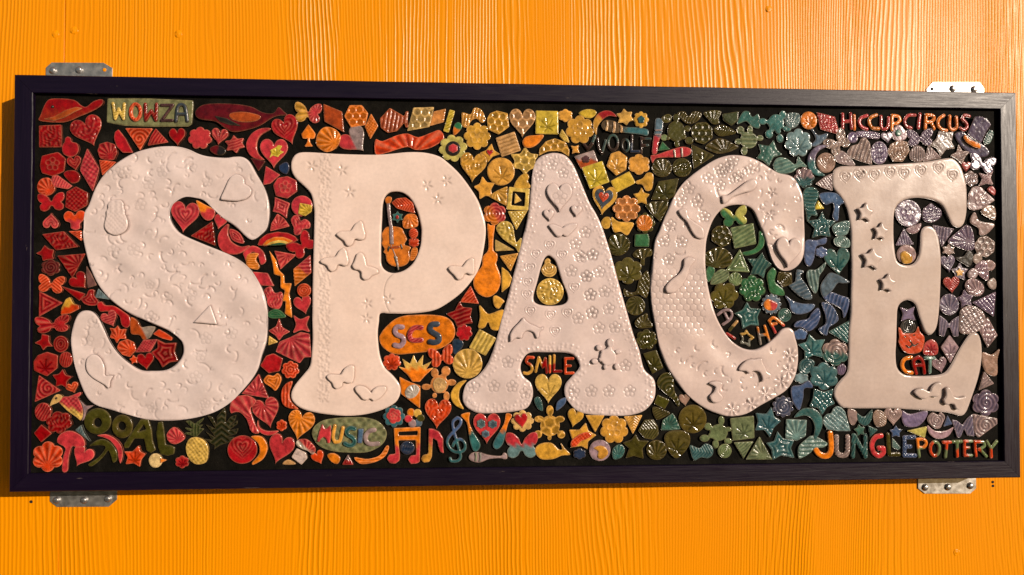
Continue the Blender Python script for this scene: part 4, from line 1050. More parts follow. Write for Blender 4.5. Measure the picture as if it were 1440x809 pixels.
def loop_dist(P, loops):
    """distance to the closed loops (evenly sampled), by the nearest loop vertex and its two sides"""
    A = np.vstack(loops)
    nx_, pv_ = [], []
    k = 0
    for l in loops:
        i = np.arange(len(l)); nx_.append(k + (i + 1) % len(l)); pv_.append(k + (i - 1) % len(l)); k += len(l)
    nx_, pv_ = np.concatenate(nx_), np.concatenate(pv_)
    if len(A) * len(P) < 60000:
        return seg_dist(P, A, A[nx_])
    kd = KDTree(len(A))
    for i, q in enumerate(A.tolist()): kd.insert((q[0], q[1], 0.0), i)
    kd.balance()
    fd = kd.find
    near = np.array([fd((x, y, 0.0))[1] for x, y in P.tolist()])
    out = np.full(len(P), 1e9)
    for a, b in ((A[near], A[nx_[near]]), (A[pv_[near]], A[near])):
        ab = b - a
        t = np.clip(((P - a) * ab).sum(1) / np.maximum((ab * ab).sum(1), 1e-9), 0, 1)
        e = P - a - t[:, None] * ab
        out = np.minimum(out, np.sqrt((e * e).sum(1)))
    return out
def inside(P, loops):
    """even-odd test, scanning the points in rows of equal height band"""
    A = np.vstack(loops); B = np.vstack([np.roll(l, -1, 0) for l in loops])
    c = np.zeros(len(P), bool)
    order = np.argsort(P[:, 1], kind='stable')
    for i0 in range(0, len(P), 600):
        ix = order[i0:i0 + 600]
        py = P[ix, 1]
        m = (np.maximum(A[:, 1], B[:, 1]) >= py[0]) & (np.minimum(A[:, 1], B[:, 1]) <= py[-1])
        a, b = A[m], B[m]
        if not len(a): continue
        dy = np.where(b[:, 1] == a[:, 1], 1e-9, b[:, 1] - a[:, 1])
        k = ((a[None, :, 1] > py[:, None]) != (b[None, :, 1] > py[:, None])) & (P[ix, 0][:, None] < (b[:, 0] - a[:, 0])[None] * (py[:, None] - a[None, :, 1]) / dy[None] + a[None, :, 0])
        c[ix] = (k.sum(1) % 2).astype(bool)
    return c
def contour(fn, lo, hi, g):
    """marching squares: closed loops where fn(points) = 0"""
    nx, ny = int((hi[0] - lo[0]) / g) + 2, int((hi[1] - lo[1]) / g) + 2
    X, Y = np.meshgrid(lo[0] + g * np.arange(nx), lo[1] + g * np.arange(ny), indexing='ij')
    F = fn(np.stack([X.ravel(), Y.ravel()], 1)).reshape(nx, ny) + 1e-7
    S = F < 0
    nxt = {}
    pts = {}
    def ep(i, j, k):
        key = (i, j, k)
        if key not in pts:
            a = F[i, j]; b = F[i + 1, j] if k == 0 else F[i, j + 1]
            t = a / (a - b)
            pts[key] = (X[i, j] + (g * t if k == 0 else 0), Y[i, j] + (g * t if k == 1 else 0))
        return key
    T = {1: [(3, 0)], 2: [(0, 1)], 3: [(3, 1)], 4: [(1, 2)], 5: [(3, 0), (1, 2)], 6: [(0, 2)], 7: [(3, 2)], 8: [(2, 3)], 9: [(2, 0)],
         10: [(0, 1), (2, 3)], 11: [(2, 1)], 12: [(1, 3)], 13: [(1, 0)], 14: [(0, 3)]}
    case = S[:-1, :-1] * 1 + S[1:, :-1] * 2 + S[1:, 1:] * 4 + S[:-1, 1:] * 8
    for i, j in np.argwhere((case > 0) & (case < 15)):
        for a, b in T[int(case[i, j])]:
            e = [(i, j, 0), (i + 1, j, 1), (i, j + 1, 0), (i, j, 1)]
            nxt[ep(*map(int, e[a]))] = ep(*map(int, e[b]))
    loops = []
    while nxt:
        k = next(iter(nxt)); L = []
        while k in nxt:
            L.append(pts[k]); k = nxt.pop(k)
        if len(L) > 6: loops.append(np.array(L))
    return loops
def stroke_lines(args):
    """polylines smoothed except at sharp corners, as one segment list"""
    lines, cur = [], []
    for a in args + ['|']:
        if a == '|':
            if cur: lines.append(np.array(cur))
            cur = []
        else:
            cur.append(tuple(float(v) / 10 for v in a.split(',')))
    A, B = [], []
    for L in lines:
        cut = [0]
        for i in range(1, len(L) - 1):
            u, v = L[i] - L[i - 1], L[i + 1] - L[i]
            if u @ v < 0.30 * np.linalg.norm(u) * np.linalg.norm(v): cut.append(i)
        cut.append(len(L) - 1)
        for a, b in zip(cut[:-1], cut[1:]):
            q = catmull(L[a:b + 1], 5, False) if b - a > 1 else L[a:b + 1]
            A.append(q[:-1]); B.append(q[1:])
    return np.vstack(A), np.vstack(B)
def outline(sh, args):
    """list of loops in millimetres"""
    if sh in 'PQB':
        loops, cur = [], []
        for a in args + ['|']:
            if a == '|':
                loops.append(cur); cur = []
            else:
                cur.append(tuple(float(v) / 10 for v in a.split(',')))
        return [rounded(l, 2.0) if sh == 'P' else (rounded(rounded(l, 4.5), 1.5) if sh == 'B' else catmull(l, 4)) for l in loops]
    if sh[0] == 'L':
        w = float(sh[1:]) / 20
        A, B = stroke_lines(args)
        q = np.vstack([A, B])
        return contour(lambda p: seg_dist(p, A, B) - w, q.min(0) - w - 2, q.max(0) + w + 2, 1.1)
    num = [[float(v) / 10 for v in a.split(',')] for a in args]
    t = np.linspace(0, 2 * np.pi, 40, endpoint=False)
    el = lambda x, y, rx, ry: np.stack([x + rx * np.sin(t), y + ry * np.cos(t)], 1)
    if sh == 'R':
        return [el(*num[0]), el(*num[1])]
    if sh == 'O':
        x, y, rx, ry, w = num[0]
        return [el(x, y, rx + w / 2, ry + w / 2), el(x, y, rx - w / 2, ry - w / 2)]
    if sh == 'T':
        c = np.array(num[0][:2])
        E = [tuple(num[0])]
        for x, y, w, h in num[1:]:
            E.append((x, y, w, h))
            m = 0.55 * np.array([x, y]) + 0.45 * c
            q = 0.62 * min(w, h)
            E.append((m[0], m[1], q * 1.2, q * 1.2))
        def f(p):
            d = np.full(len(p), 1e9)
            for x, y, w, h in E:
                k = np.sqrt(((p[:, 0] - x) / (w / 2)) ** 2 + ((p[:, 1] - y) / (h / 2)) ** 2)
                d = np.minimum(d, (k - 1) * min(w, h) / 2)
            return d
        lo = np.min([(e[0] - e[2], e[1] - e[3]) for e in E], 0)
        hi = np.max([(e[0] + e[2], e[1] + e[3]) for e in E], 0)
        return contour(f, lo, hi, 1.1)
    x, y, w, h = num[0][:4]
    return [template(sh, x, y, w, h, num[0][4] * 10)]

# ------------------------------------------------------------------ stamped relief patterns (height in about -1..1)
def hexfield(x, y, p):
    q = np.array([1.0, math.sqrt(3)]) * p
    a = np.stack([np.mod(x, q[0]) - q[0] / 2, np.mod(y, q[1]) - q[1] / 2], 1)
    b = np.stack([np.mod(x - q[0] / 2, q[0]) - q[0] / 2, np.mod(y - q[1] / 2, q[1]) - q[1] / 2], 1)
    g = np.where(((a * a).sum(1) < (b * b).sum(1))[:, None], a, b)
    ax, ay = np.abs(g[:, 0]), np.abs(g[:, 1])
    return 1 - np.maximum(ax, ax * 0.5 + ay * math.sqrt(3) / 2) / (p / 2)      # 0 at the walls, 1 in the middle
def heartdist(x, y, r):
    x = x / r; y = y / r
    return np.sqrt(x * x + (1.15 * y - 0.62 * np.sqrt(np.abs(x))) ** 2)
def flowerline(x, y, r):
    best = np.full(len(x), 1e9)
    for k in range(5):
        a = 2 * math.pi * k / 5 + 0.3
        d = np.abs(np.hypot(x - 0.55 * r * math.cos(a), y - 0.55 * r * math.sin(a)) - 0.33 * r)
        best = np.minimum(best, d)
    return np.minimum(best, np.abs(np.hypot(x, y) - 0.12 * r))
def pattern(kind, ang, x, y, d, rad):
    c, s = math.cos(R(ang)), math.sin(R(ang))
    u, v = x * c + y * s, -x * s + y * c
    p = max(4.2, rad * 0.30)
    wob = 0.5 * np.sin(x * 0.31 + 1.3) + 0.5 * np.sin(y * 0.27 + x * 0.11)
    if kind == 'l': return np.sin(2 * np.pi * (v + 0.6 * wob) / p)
    if kind == 'v': return np.sin(2 * np.pi * (u + 0.8 * np.abs(v)) / p)
    if kind == 'c': return np.cos(2 * np.pi * (d - 1.5) / p)
    if kind == 'f':
        yy = v + 0.62 * rad; th = np.arctan2(u, yy)
        return np.sin(th * 15) * np.clip(np.hypot(u, yy) / (0.5 * rad), 0, 1)
    if kind == 'x': return 1 - 2 * np.clip(hexfield(u + 1.0, v, max(9.0, rad * 0.62)) * 2.9, 0, 1)
    if kind == 's':
        rr_ = np.hypot(x, y); return np.sin(2 * np.pi * rr_ / p + np.arctan2(y, x))
    if kind == 'w': return 1.2 * np.exp(-(flowerline(x, y, rad * 0.62) / 1.3) ** 2) - 0.2
    if kind == 'b': return 1.0 * np.cos(2 * np.pi * (u + wob) / (p * 1.25)) * np.cos(2 * np.pi * (v + wob) / (p * 1.25))
    if kind == 'r':
        q = 3.0 * np.sin(v * 0.13 + ang) + 2.0 * np.sin(v * 0.29 + u * 0.17 + ang * 3)
        return np.sin(2 * np.pi * (u + q) / p) * (0.55 + 0.45 * np.sin(v * 0.21 - u * 0.12 + ang)) + 0.5 * np.sin(0.55 * v - 0.3 * u + 2 * np.sin(u * 0.2))
    if kind == 'H': return np.sin(2 * np.pi * heartdist(x, y - 0.05 * rad, rad) / 0.28) * np.clip(1.35 - heartdist(x, y, rad * 0.8), 0, 1)
    if kind == 'p':
        best = np.full(len(x), 1e9)
        for k in range(7):
            a = math.pi * (0.5 + (k - 3) * 0.27)
            ex, ey = math.cos(a) * rad * 0.62, math.sin(a) * rad * 0.62 - 0.25 * rad
            best = np.minimum(best, seg_dist(np.stack([u, v], 1), np.array([[0.0, -0.45 * rad]]), np.array([[ex, ey]])))
        return 0.25 - 1.5 * np.exp(-(best / 1.5) ** 2)
    return np.zeros(len(x))

# ------------------------------------------------------------------ the slab builder: outline -> pillowed, stamped clay slab
def slab_mesh(name, loops, T, g, hfun, cfun, Rr=2.2, drop=1.7, low=0.0):
    loops = [resample(l, g) for l in loops]
    lo = np.min([l.min(0) for l in loops], 0); hi = np.max([l.max(0) for l in loops], 0)
    cen = (lo + hi) / 2
    xs = np.arange(lo[0], hi[0], g); ys = np.arange(lo[1], hi[1], g * 0.866)
    X, Y = np.meshgrid(xs, ys, indexing='ij')
    X = X + (np.arange(len(ys)) % 2)[None] * g * 0.5
    G = np.stack([X.ravel(), Y.ravel()], 1)
    G += RNG.uniform(-0.06, 0.06, G.shape) * g
    G = G[inside(G, loops)]
    if len(G):
        G = G[loop_dist(G, loops) > 0.75 * g]
    ins = []
    for l in loops:                                   # a row of points just inside the rim for a clean rounded edge
        tn_ = np.roll(l, -1, 0) - np.roll(l, 1, 0)
        nn = np.stack([-tn_[:, 1], tn_[:, 0]], 1); nn /= np.maximum(np.linalg.norm(nn, axis=1), 1e-6)[:, None]
        for sgn in (1, -1):
            q = l + nn * sgn * 0.45 * g
            q = q[inside(q, loops)]
            if len(q): ins.append(q[loop_dist(q, loops) > 0.36 * g])
    B = np.vstack(loops)
    nb = len(B)
    P = np.vstack([B] + ins + [G])
    edges = []; k = 0
    for l in loops:
        n = len(l); edges += [(k + i, k + (i + 1) % n) for i in range(n)]; k += n
    V, _, F, OV, _, _ = delaunay_2d_cdt([Vector(q) for q in P], edges, [], 0, 1e-6)
    V = np.array([(v.x, v.y) for v in V]); F = np.array([f[:3] for f in F])
    isb = np.zeros(len(V), bool); idx = np.full(nb, -1)
    for i, o in enumerate(OV):
        for q in o:
            if q < nb: isb[i] = True; idx[q] = i
    rim = isb[F].all(1)
    ok = np.ones(len(F), bool); ok[rim] = inside(V[F[rim]].mean(1), loops)
    F = F[ok]
    d = loop_dist(V, loops)
    d[isb] = 0
    e = 1 - np.clip(d / Rr, 0, 1)
    hgt, ridge = hfun(V, d)
    fade = np.clip((d - 0.6) / 2.2, 0, 1)
    h = T - drop * (1 - np.sqrt(np.maximum(0, 1 - e * e))) + hgt * fade
    colr = cfun(V, d, ridge * fade)
    verts = [np.column_stack([V[:, 0] - cen[0], -h, V[:, 1] - cen[1]])]
    cols = [colr]
    faces = F.tolist()
    nv = len(V); k = 0
    for l in loops:                                   # skirt down to the bed
        n = len(l)
        out_ = l
        verts.append(np.column_stack([out_[:, 0] - cen[0], np.full(n, -low), out_[:, 1] - cen[1]]))
        cols.append(colr[idx[k:k + n]])
        for i in range(n):
            a, b = int(idx[k + i]), int(idx[k + (i + 1) % n])
            faces.append([a, nv + i, nv + (i + 1) % n, b])
        nv += n; k += n
    verts = np.vstack(verts) / 1000; cols = np.vstack(cols)
    me = bpy.data.meshes.new(name)
    me.from_pydata(verts.tolist(), [], faces)
    at = me.color_attributes.new('glaze', 'FLOAT_COLOR', 'POINT')
    at.data.foreach_set('color', np.column_stack([np.clip(cols, 0, 1), np.ones(len(cols))]).astype(np.float32).ravel())
    me.update()
    # consistent outward winding
    nrm = np.zeros(len(me.polygons) * 3, np.float32); me.polygons.foreach_get('normal', nrm)
    if nrm.reshape(-1, 3)[:len(F), 1].mean() > 0:
        me.flip_normals()
    me.polygons.foreach_set('use_smooth', np.ones(len(me.polygons), bool))
    return me, cen

def link(name, me, mat, parent, loc):
    o = bpy.data.objects.new(name, me)
    if mat is not None and not me.materials: me.materials.append(mat)
    COL.objects.link(o)
    o.parent = parent
    o.location = loc
    return o
def empty(name, loc, parent=None):
    o = bpy.data.objects.new(name, None)
    o.empty_display_size = 0.05
    COL.objects.link(o); o.location = loc; o.parent = parent
    return o
def poly_prism(name, loops_xz, y0, y1, bevel=0.0):
    """extruded polygon (metres, x-z outline) from y0 (front) to y1 (back), bevelled front rim"""
    P = np.array(loops_xz, float)
    area = 0.5 * np.sum(P[:, 0] * np.roll(P[:, 1], -1) - np.roll(P[:, 0], -1) * P[:, 1])
    if area < 0: P = P[::-1]
    n = len(P)
    def inset(P, b):
        out = []
        for i in range(n):
            a, p, c = P[i - 1], P[i], P[(i + 1) % n]
            u = (p - a) / np.linalg.norm(p - a); v = (c - p) / np.linalg.norm(c - p)
            nu, nv = np.array([-u[1], u[0]]), np.array([-v[1], v[0]])
            m = nu + nv; m /= max(1e-6, 1 + nu @ nv)
            out.append(p + m * b)
        return np.array(out)
    rings = [(P, y1), (P, y0 + bevel)] + ([(inset(P, bevel), y0)] if bevel else [])
    V, F = [], []
    for q, y in rings:
        V += [(a, y, b) for a, b in q]
    for r in range(len(rings) - 1):
        for i in range(n):
            F.append((r * n + i, r * n + (i + 1) % n, (r + 1) * n + (i + 1) % n, (r + 1) * n + i))
    F.append(tuple(range((len(rings) - 1) * n, len(rings) * n)))
    F.append(tuple(reversed(range(n))))
    me = bpy.data.meshes.new(name)
    me.from_pydata([tuple(v) for v in V], [], F)
    me.update()
    return me

# ------------------------------------------------------------------ the wall
pts_of = {}
for ln in WALLPTS.strip().split('\n'):
    k, v = ln.split(' | ')
    pts_of[k] = [tuple(float(q) / 1e4 for q in a.split(',')) for a in v.split()]
wall = empty('wall', (0, WALL_Y, 0))
wall['kind'] = 'structure'
wall['label'] = 'orange painted wood-grain siding wall behind the sign'
s1, s2 = pts_of['seams'][0][0], pts_of['seams'][1][0]
for a, b in ((-3.6, s1 - 0.0007), (s1 + 0.0007, 3.6)):
    me = poly_prism('siding_panel', [(a, 0.0), (b, 0.0), (b, 3.3), (a, 3.3)], 0.0, 0.012, 0.0009)
    link('siding_panel', me, M_WALL, wall, (0, 0, 0))
me = poly_prism('sheathing', [(-3.6, 0.0), (3.6, 0.0), (3.6, 3.3), (-3.6, 3.3)], 0.0125, 0.03)
link('sheathing', me, M_HOLE, wall, (0, 0, 0))
def lathe(name, prof, n=20, jit=0.0):
    """profile of (radius, height towards the viewer) turned about the viewing axis"""
    V, F = [], []
    for r, h in prof:
        for i in range(n):
            a = 2 * math.pi * i / n
            q = r * (1 + random.uniform(-jit, jit))
            V.append((q * math.cos(a), -h, q * math.sin(a)))
    for k in range(len(prof) - 1):
        for i in range(n):
            F.append((k * n + i, k * n + (i + 1) % n, (k + 1) * n + (i + 1) % n, (k + 1) * n + i))
    F.append(tuple(range((len(prof) - 1) * n, len(prof) * n)))
    me = bpy.data.meshes.new(name); me.from_pydata(V, [], F); me.update()
    me.polygons.foreach_set('use_smooth', np.ones(len(me.polygons), bool))
    return me
for (x, z) in pts_of['holes']:
    r = 0.0032 if x > 0 else 0.0036
    o = link('screw_hole', lathe('screw_hole', [(r, 0.0006), (r * 0.95, 0.0009), (r * 0.5, 0.0008)], 14, 0.1), M_HOLE, wall, (x, 0, ZC + z))
for (x, z) in pts_of['patches']:
    o = link('nail_patch', lathe('nail_patch', [(0.009, -0.0004), (0.0075, 0.0012), (0.005, 0.0004), (0.0025, 0.0016), (0.0008, 0.0017)], 14, 0.16), M_WALL, wall, (x, 0, ZC + z))

# ------------------------------------------------------------------ the sign
HW, HH = SIGN_W / 2, SIGN_H / 2
RAIL = 0.0385
REC = 0.0105                                            # the mosaic bed lies this far behind the frame's face
sign = empty('mosaic_sign', (0, WALL_Y, ZC - HH))
sign['label'] = 'long dark-framed ceramic mosaic sign with five big white letters reading SPACE'
sign['category'] = 'sign'
BASE = Vector((0, -WALL_Y, HH))                         # from the empty to the centre of the frame's front
def rail(L, ang, cx, cz):
    """local x along the rail, outer edge at +z; mitred ends, softened edges"""
    b = 0.0014
    prof = [(0.0, 0.095), (0.0, b), (-b, 0.0), (-RAIL + b, 0.0), (-RAIL, b), (-RAIL, 0.095)]      # (z from the outer edge, y)
    V, F = [], []
    nx = 40
    for i in range(nx + 1):
        t = -1 + 2 * i / nx
        for z, y in prof:
            half = L / 2 + z - 0.0003
            wob = 0.0004 * math.sin(i * 1.7 + ang) if 0 < i < nx else 0
            V.append((t * half, y, z + wob * 0.5))
    m = len(prof)
    for i in range(nx):
        for k in range(m):
            F.append((i * m + k, i * m + (k + 1) % m, (i + 1) * m + (k + 1) % m, (i + 1) * m + k))
    F.append(tuple(reversed(range(m)))); F.append(tuple(range(nx * m, nx * m + m)))
    me = bpy.data.meshes.new('frame_rail'); me.from_pydata(V, [], F); me.update()
    import bmesh
    bm = bmesh.new(); bm.from_mesh(me); bmesh.ops.recalc_face_normals(bm, faces=bm.faces); bm.to_mesh(me); bm.free()
    o = link('frame_rail', me, M_FRAME, sign, BASE + Vector((cx, 0, cz)))
    o.rotation_euler = (0, ang, 0)
    return o
rail(SIGN_W, 0.0, 0, HH)
rail(SIGN_W, math.pi, 0, -HH)
rail(SIGN_H, math.pi / 2, HW, 0)
rail(SIGN_H, -math.pi / 2, -HW, 0)
iw, ih = HW - RAIL + 0.004, HH - RAIL + 0.004
me = poly_prism('backing_board', [(-iw, -ih), (iw, -ih), (iw, ih), (-iw, ih)], REC, REC + 0.018)
link('backing_board', me, M_GROUT, sign, BASE)

def col_spec(s):
    m = s.split('@')
    ang = float(m[1]) if len(m) > 1 else None
    c = m[0].split('/')
    return GLAZE[c[0]], GLAZE[c[-1]], ang
def glaze_fun(spec, amp_c, cen, rad, edge=0.75, tint=1.0):
    a, b, ang = col_spec(spec)
    jit = RNG.uniform(0.9, 1.1) * np.array([1, RNG.uniform(0.9, 1.1), RNG.uniform(0.9, 1.1)])
    def f(V, d, ridge):
        if ang is None:
            c = np.repeat(a[None], len(V), 0)
        else:
            t = (V[:, 0] - cen[0]) * math.cos(R(ang)) + (V[:, 1] - cen[1]) * math.sin(R(ang))
            t = t + 0.10 * rad * np.sin(V[:, 0] * 0.35 + V[:, 1] * 0.22)
            k = np.clip(t / (0.30 * rad) + 0.5, 0, 1)[:, None]
            c = a[None] * (1 - k) + b[None] * k
        c = c * jit[None]
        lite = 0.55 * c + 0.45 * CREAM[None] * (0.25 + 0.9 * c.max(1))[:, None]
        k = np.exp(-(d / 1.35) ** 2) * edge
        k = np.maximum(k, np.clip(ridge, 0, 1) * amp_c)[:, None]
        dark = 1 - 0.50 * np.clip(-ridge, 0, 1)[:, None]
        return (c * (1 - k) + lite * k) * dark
    return f

tilesrc = [l.split() for l in TILES.strip().split('\n')]
last = None
last_T = 5.0
for tk in tilesrc:
    nm, spec, pat, sh, args = tk[0], tk[1], tk[2], tk[3], tk[4:]
    sub = nm[0] == '+'
    nm = nm.lstrip('+')
    loops = outline(sh, args)
    if not loops: continue
    if sh[0] not in 'LOR' and not sub and nm not in ('word_plaque', 'letter_tile'):      # glaze runs out to the full rim
        ap = np.vstack(loops); c_ = (ap.min(0) + ap.max(0)) / 2; r_ = 0.5 * math.sqrt(max(1.0, np.prod(np.ptp(ap, axis=0))))
        loops = [c_ + (l - c_) * (1 + 0.7 / r_) for l in loops]
    allp = np.vstack(loops)
    lo, hi = allp.min(0), allp.max(0)
    cen = (lo + hi) / 2
    rad = 0.5 * math.sqrt(max(1.0, (hi - lo)[0] * (hi - lo)[1]))
    kind = pat[0]
    ang = float(pat[1:]) if len(pat) > 1 else RNG.uniform(-12, 12)
    if pat == 'f': ang = RNG.uniform(-25, 25)
    if sub:
        T = 3.0 if nm != 'letter' else 5.2
    else:
        T = float(RNG.uniform(4.4, 6.8))
        if nm == 'word_plaque': T = 4.6
    amp = 0.0 if kind == 'n' else min(0.85, 0.05 * rad + 0.25)
    seed = RNG.uniform(0, 50)
    def hfun(V, d, kind=kind, ang=ang, amp=amp, cen=cen, rad=rad, seed=seed):
        x, y = V[:, 0] - cen[0], V[:, 1] - cen[1]
        low = 0.22 * np.sin(x * 0.13 + seed) * np.sin(y * 0.15 + seed * 1.7)
        if kind == 'n': return low + 0.10 * np.sin(x * 0.5 + seed) * np.sin(y * 0.43), np.zeros(len(V))
        r = pattern(kind, ang, x, y, d, rad)
        return low + amp * r, r
    rim_ = float(RNG.uniform(1.3, 2.6))
    coil = nm in ('letter_tile', 'letter', 'treble_clef_tile')
    g = 1.45 if rad < 14 or coil else 1.7
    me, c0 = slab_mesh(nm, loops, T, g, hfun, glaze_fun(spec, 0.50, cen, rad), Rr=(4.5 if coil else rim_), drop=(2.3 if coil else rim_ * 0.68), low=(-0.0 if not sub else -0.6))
    if sub:
        o = link(nm, me, M_GLAZE, last, (c0[0] / 1000 - last_c[0], -(last_T - 0.35) / 1000, c0[1] / 1000 - last_c[1]))
        if nm in ('neck', 'ring', 'beak', 'eye', 'mouth', 'hat_band'): o.location.y -= 0.0004
        if nm in ('hat_band', 'flower_centre') and prev_sub: o.location.y -= 0.0022
        if nm.endswith('_band') or (nm == 'heart_inlay' and prev_sub): o.location.y -= 0.0006 * (nsub)
        prev_sub = True; nsub += 1
    else:
        o = link(nm, me, M_GLAZE, sign, BASE + Vector((c0[0] / 1000, REC, c0[1] / 1000)))
        o.rotation_euler = (R(RNG.uniform(-2.2, 2.2)), 0, R(RNG.uniform(-2.2, 2.2)))
        if nm == 'top_hat_tile': o.rotation_euler = (R(3.0), 0, R(-4.0))
        last, last_T, last_c, prev_sub, nsub = o, T, c0 / 1000, False, 0

# ------------------------------------------------------------------ the five big letters
stamps = {}
for ln in STAMPS.strip().split('\n'):
    l, k, p, r = ln.split()
    x, z = (float(v) / 10 for v in p.split(','))
    stamps.setdefault(l, []).append((k, x, z, float(r) / 10))
srng = np.random.default_rng(5)
WBASE = GLAZE['wl']
LET = {}
LCOL = {}
def scatter(loops, n, mind, dmin=9.0):
    al = np.vstack(loops); lo, hi = al.min(0), al.max(0)
    q = srng.uniform(lo, hi, (n * 6, 2)); q = q[inside(q, loops)]
    q = q[loop_dist(q, loops) > dmin]
    keep = []
    for p in q:
        if all((p[0] - k[0]) ** 2 + (p[1] - k[1]) ** 2 > mind * mind for k in keep): keep.append(p)
        if len(keep) >= n: break
    return np.array(keep)
REL = []
for ln in RELIEF.strip().split('\n'):
    if ln[0] == '=':
        cur = ln[1]; continue
    t_ = ln.split()
    REL.append((cur, t_[0], t_[2], outline(t_[3], t_[4:])))
def undul(x, y, seed, amp):
    q = np.random.default_rng(seed)
    h = np.zeros(len(x))
    for _ in range(9):
        a, w, p = q.uniform(0, math.pi), 2 * math.pi / q.uniform(38, 150), q.uniform(0, 6.3)
        h += np.sin((x * math.cos(a) + y * math.sin(a)) * w + p) / w
    return amp * h / 30.0
for ln in LETTERS.strip().split('\n'):
    tk = ln.split()
    ch = tk[0]
    loops = outline('Q', tk[1:])
    LT = 8.0
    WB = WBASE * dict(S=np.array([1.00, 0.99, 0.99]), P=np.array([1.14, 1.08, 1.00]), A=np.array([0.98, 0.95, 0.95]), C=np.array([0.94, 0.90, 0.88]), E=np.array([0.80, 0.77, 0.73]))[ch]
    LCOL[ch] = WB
    work = list(stamps.get(ch, []))
    if ch == 'S':
        work += [('f', p[0], p[1], srng.uniform(11, 16)) for p in scatter(loops, 9, 60)]
        dents = scatter(loops, 190, 12, 6)
    elif ch == 'C':
        dents = scatter(loops, 90, 12, 5)
        dents = dents[(dents[:, 1] > 60) | (dents[:, 1] < -130)]
    else:
        dents = np.zeros((0, 2))
    bumps = []
    if ch == 'A':
        for l in loops[:1]:
            q = resample(l, 9.0)
            tn_ = np.roll(q, -1, 0) - np.roll(q, 1, 0)
            nn = np.stack([-tn_[:, 1], tn_[:, 0]], 1); nn /= np.linalg.norm(nn, axis=1)[:, None]
            for off in (5.5, 12.0, 19.0):
                for s_ in (1, -1):
                    w = q + nn * s_ * off + srng.uniform(-2.2, 2.2, q.shape)
                    m = inside(w, loops) & (srng.uniform(0, 1, len(q)) < (0.95 if off < 13 else 0.6)); w = w[m]
                    w = w[loop_dist(w, loops) > off * 0.8]
                    bumps += [(p[0], p[1], srng.uniform(1.9, 3.2), srng.uniform(0.7, 1.6)) for p in w]
    if ch == 'P':
        al = loops[0]
        x0 = al[:, 0].min()
        for z in np.arange(al[:, 1].min() + 30, al[:, 1].max() - 4, 5.4):
            for x in (0, 6.5, 13, 19):
                bumps.append((x0 + 64 + x + srng.uniform(-1.5, 1.5), z + srng.uniform(-1.6, 1.6), 2.2, srng.choice([0.8, -0.8])))
    if ch == 'C':
        for p in scatter(loops, 110, 8, 4):
            if p[1] > 140 or (p[0] < loops[0][:, 0].min() + 70 and p[1] < -60): bumps.append((p[0], p[1], 2.4, 0.55))
    crack = None
    if ch == 'P':
        b0 = loops[1]
        cx_, cz_ = b0[:, 0].mean(), b0[:, 1].min()
        crack = catmull([(cx_ - 8, cz_ + 2), (cx_ - 26, cz_ - 18), (cx_ - 32, cz_ - 44), (cx_ - 28, cz_ - 68), (cx_ - 18, cz_ - 90)], 6, False)
    def hfun(V, d, ch=ch, work=work, dents=dents, bumps=bumps, crack=crack, loops=loops):
        x, y = V[:, 0], V[:, 1]
        h = undul(x, y, ord(ch), dict(S=1.3, P=0.3, A=0.6, C=0.8, E=0.35)[ch])
        rg = np.zeros(len(V))
        for c_, _, _, rl in REL:                       # seam groove round an applied shape, with crease shade painted in as a contour
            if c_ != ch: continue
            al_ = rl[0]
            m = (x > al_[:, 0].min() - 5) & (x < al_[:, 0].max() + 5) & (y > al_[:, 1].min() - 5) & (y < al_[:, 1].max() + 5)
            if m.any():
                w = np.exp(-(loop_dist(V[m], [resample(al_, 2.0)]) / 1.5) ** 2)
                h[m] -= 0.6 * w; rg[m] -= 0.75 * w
        for k, sx, sz, r in work:
            m = (np.abs(x - sx) < 1.3 * r) & (np.abs(y - sz) < 1.3 * r)
            if not m.any(): continue
            u, v = x[m] - sx, y[m] - sz
            if k == 'f':
                w = np.exp(-(flowerline(u, v, r) / 1.25) ** 2)
                w = w * (0.45 if ch == 'S' else 1.0); h[m] -= 1.05 * w; rg[m] -= 0.45 * w
                dot = np.exp(-((u * u + v * v) / 1.3 ** 2)) * (0.0 if ch == 'S' else 1.0); h[m] -= 0.8 * dot; rg[m] -= 0.8 * dot
            elif k == 'h':
                q = heartdist(u, v + 0.1 * r, r * 0.66)
                w = np.cos(2 * np.pi * q / 0.50) * np.clip((1.28 - q) / 0.2, 0, 1)
                h[m] += 1.15 * w; rg[m] += 0.5 * np.minimum(w, 0)
            elif k == 'l':
                a = np.arctan2(v, u); q = np.hypot(u, v)
                w = np.cos(a * 6 + sx) * np.clip(q / (0.3 * r), 0, 1) * np.clip((1.1 * r - q) / (0.4 * r), 0, 1)
                h[m] += 1.5 * w; rg[m] += 0.3 * np.minimum(w, 0)
            elif k == 'b':
                w = np.zeros(m.sum())
                for j in range(5):
                    aa = 0.6 + j * 1.25 + sx
                    cxx, cyy = 0.45 * r * math.cos(aa), 0.45 * r * math.sin(aa)
                    du = (u - cxx) * math.cos(aa) + (v - cyy) * math.sin(aa); dv = -(u - cxx) * math.sin(aa) + (v - cyy) * math.cos(aa)
                    w = np.maximum(w, np.exp(-((du / (0.34 * r)) ** 2 + (dv / (0.13 * r)) ** 2)))
                h[m] -= 1.9 * w; rg[m] -= 0.45 * w
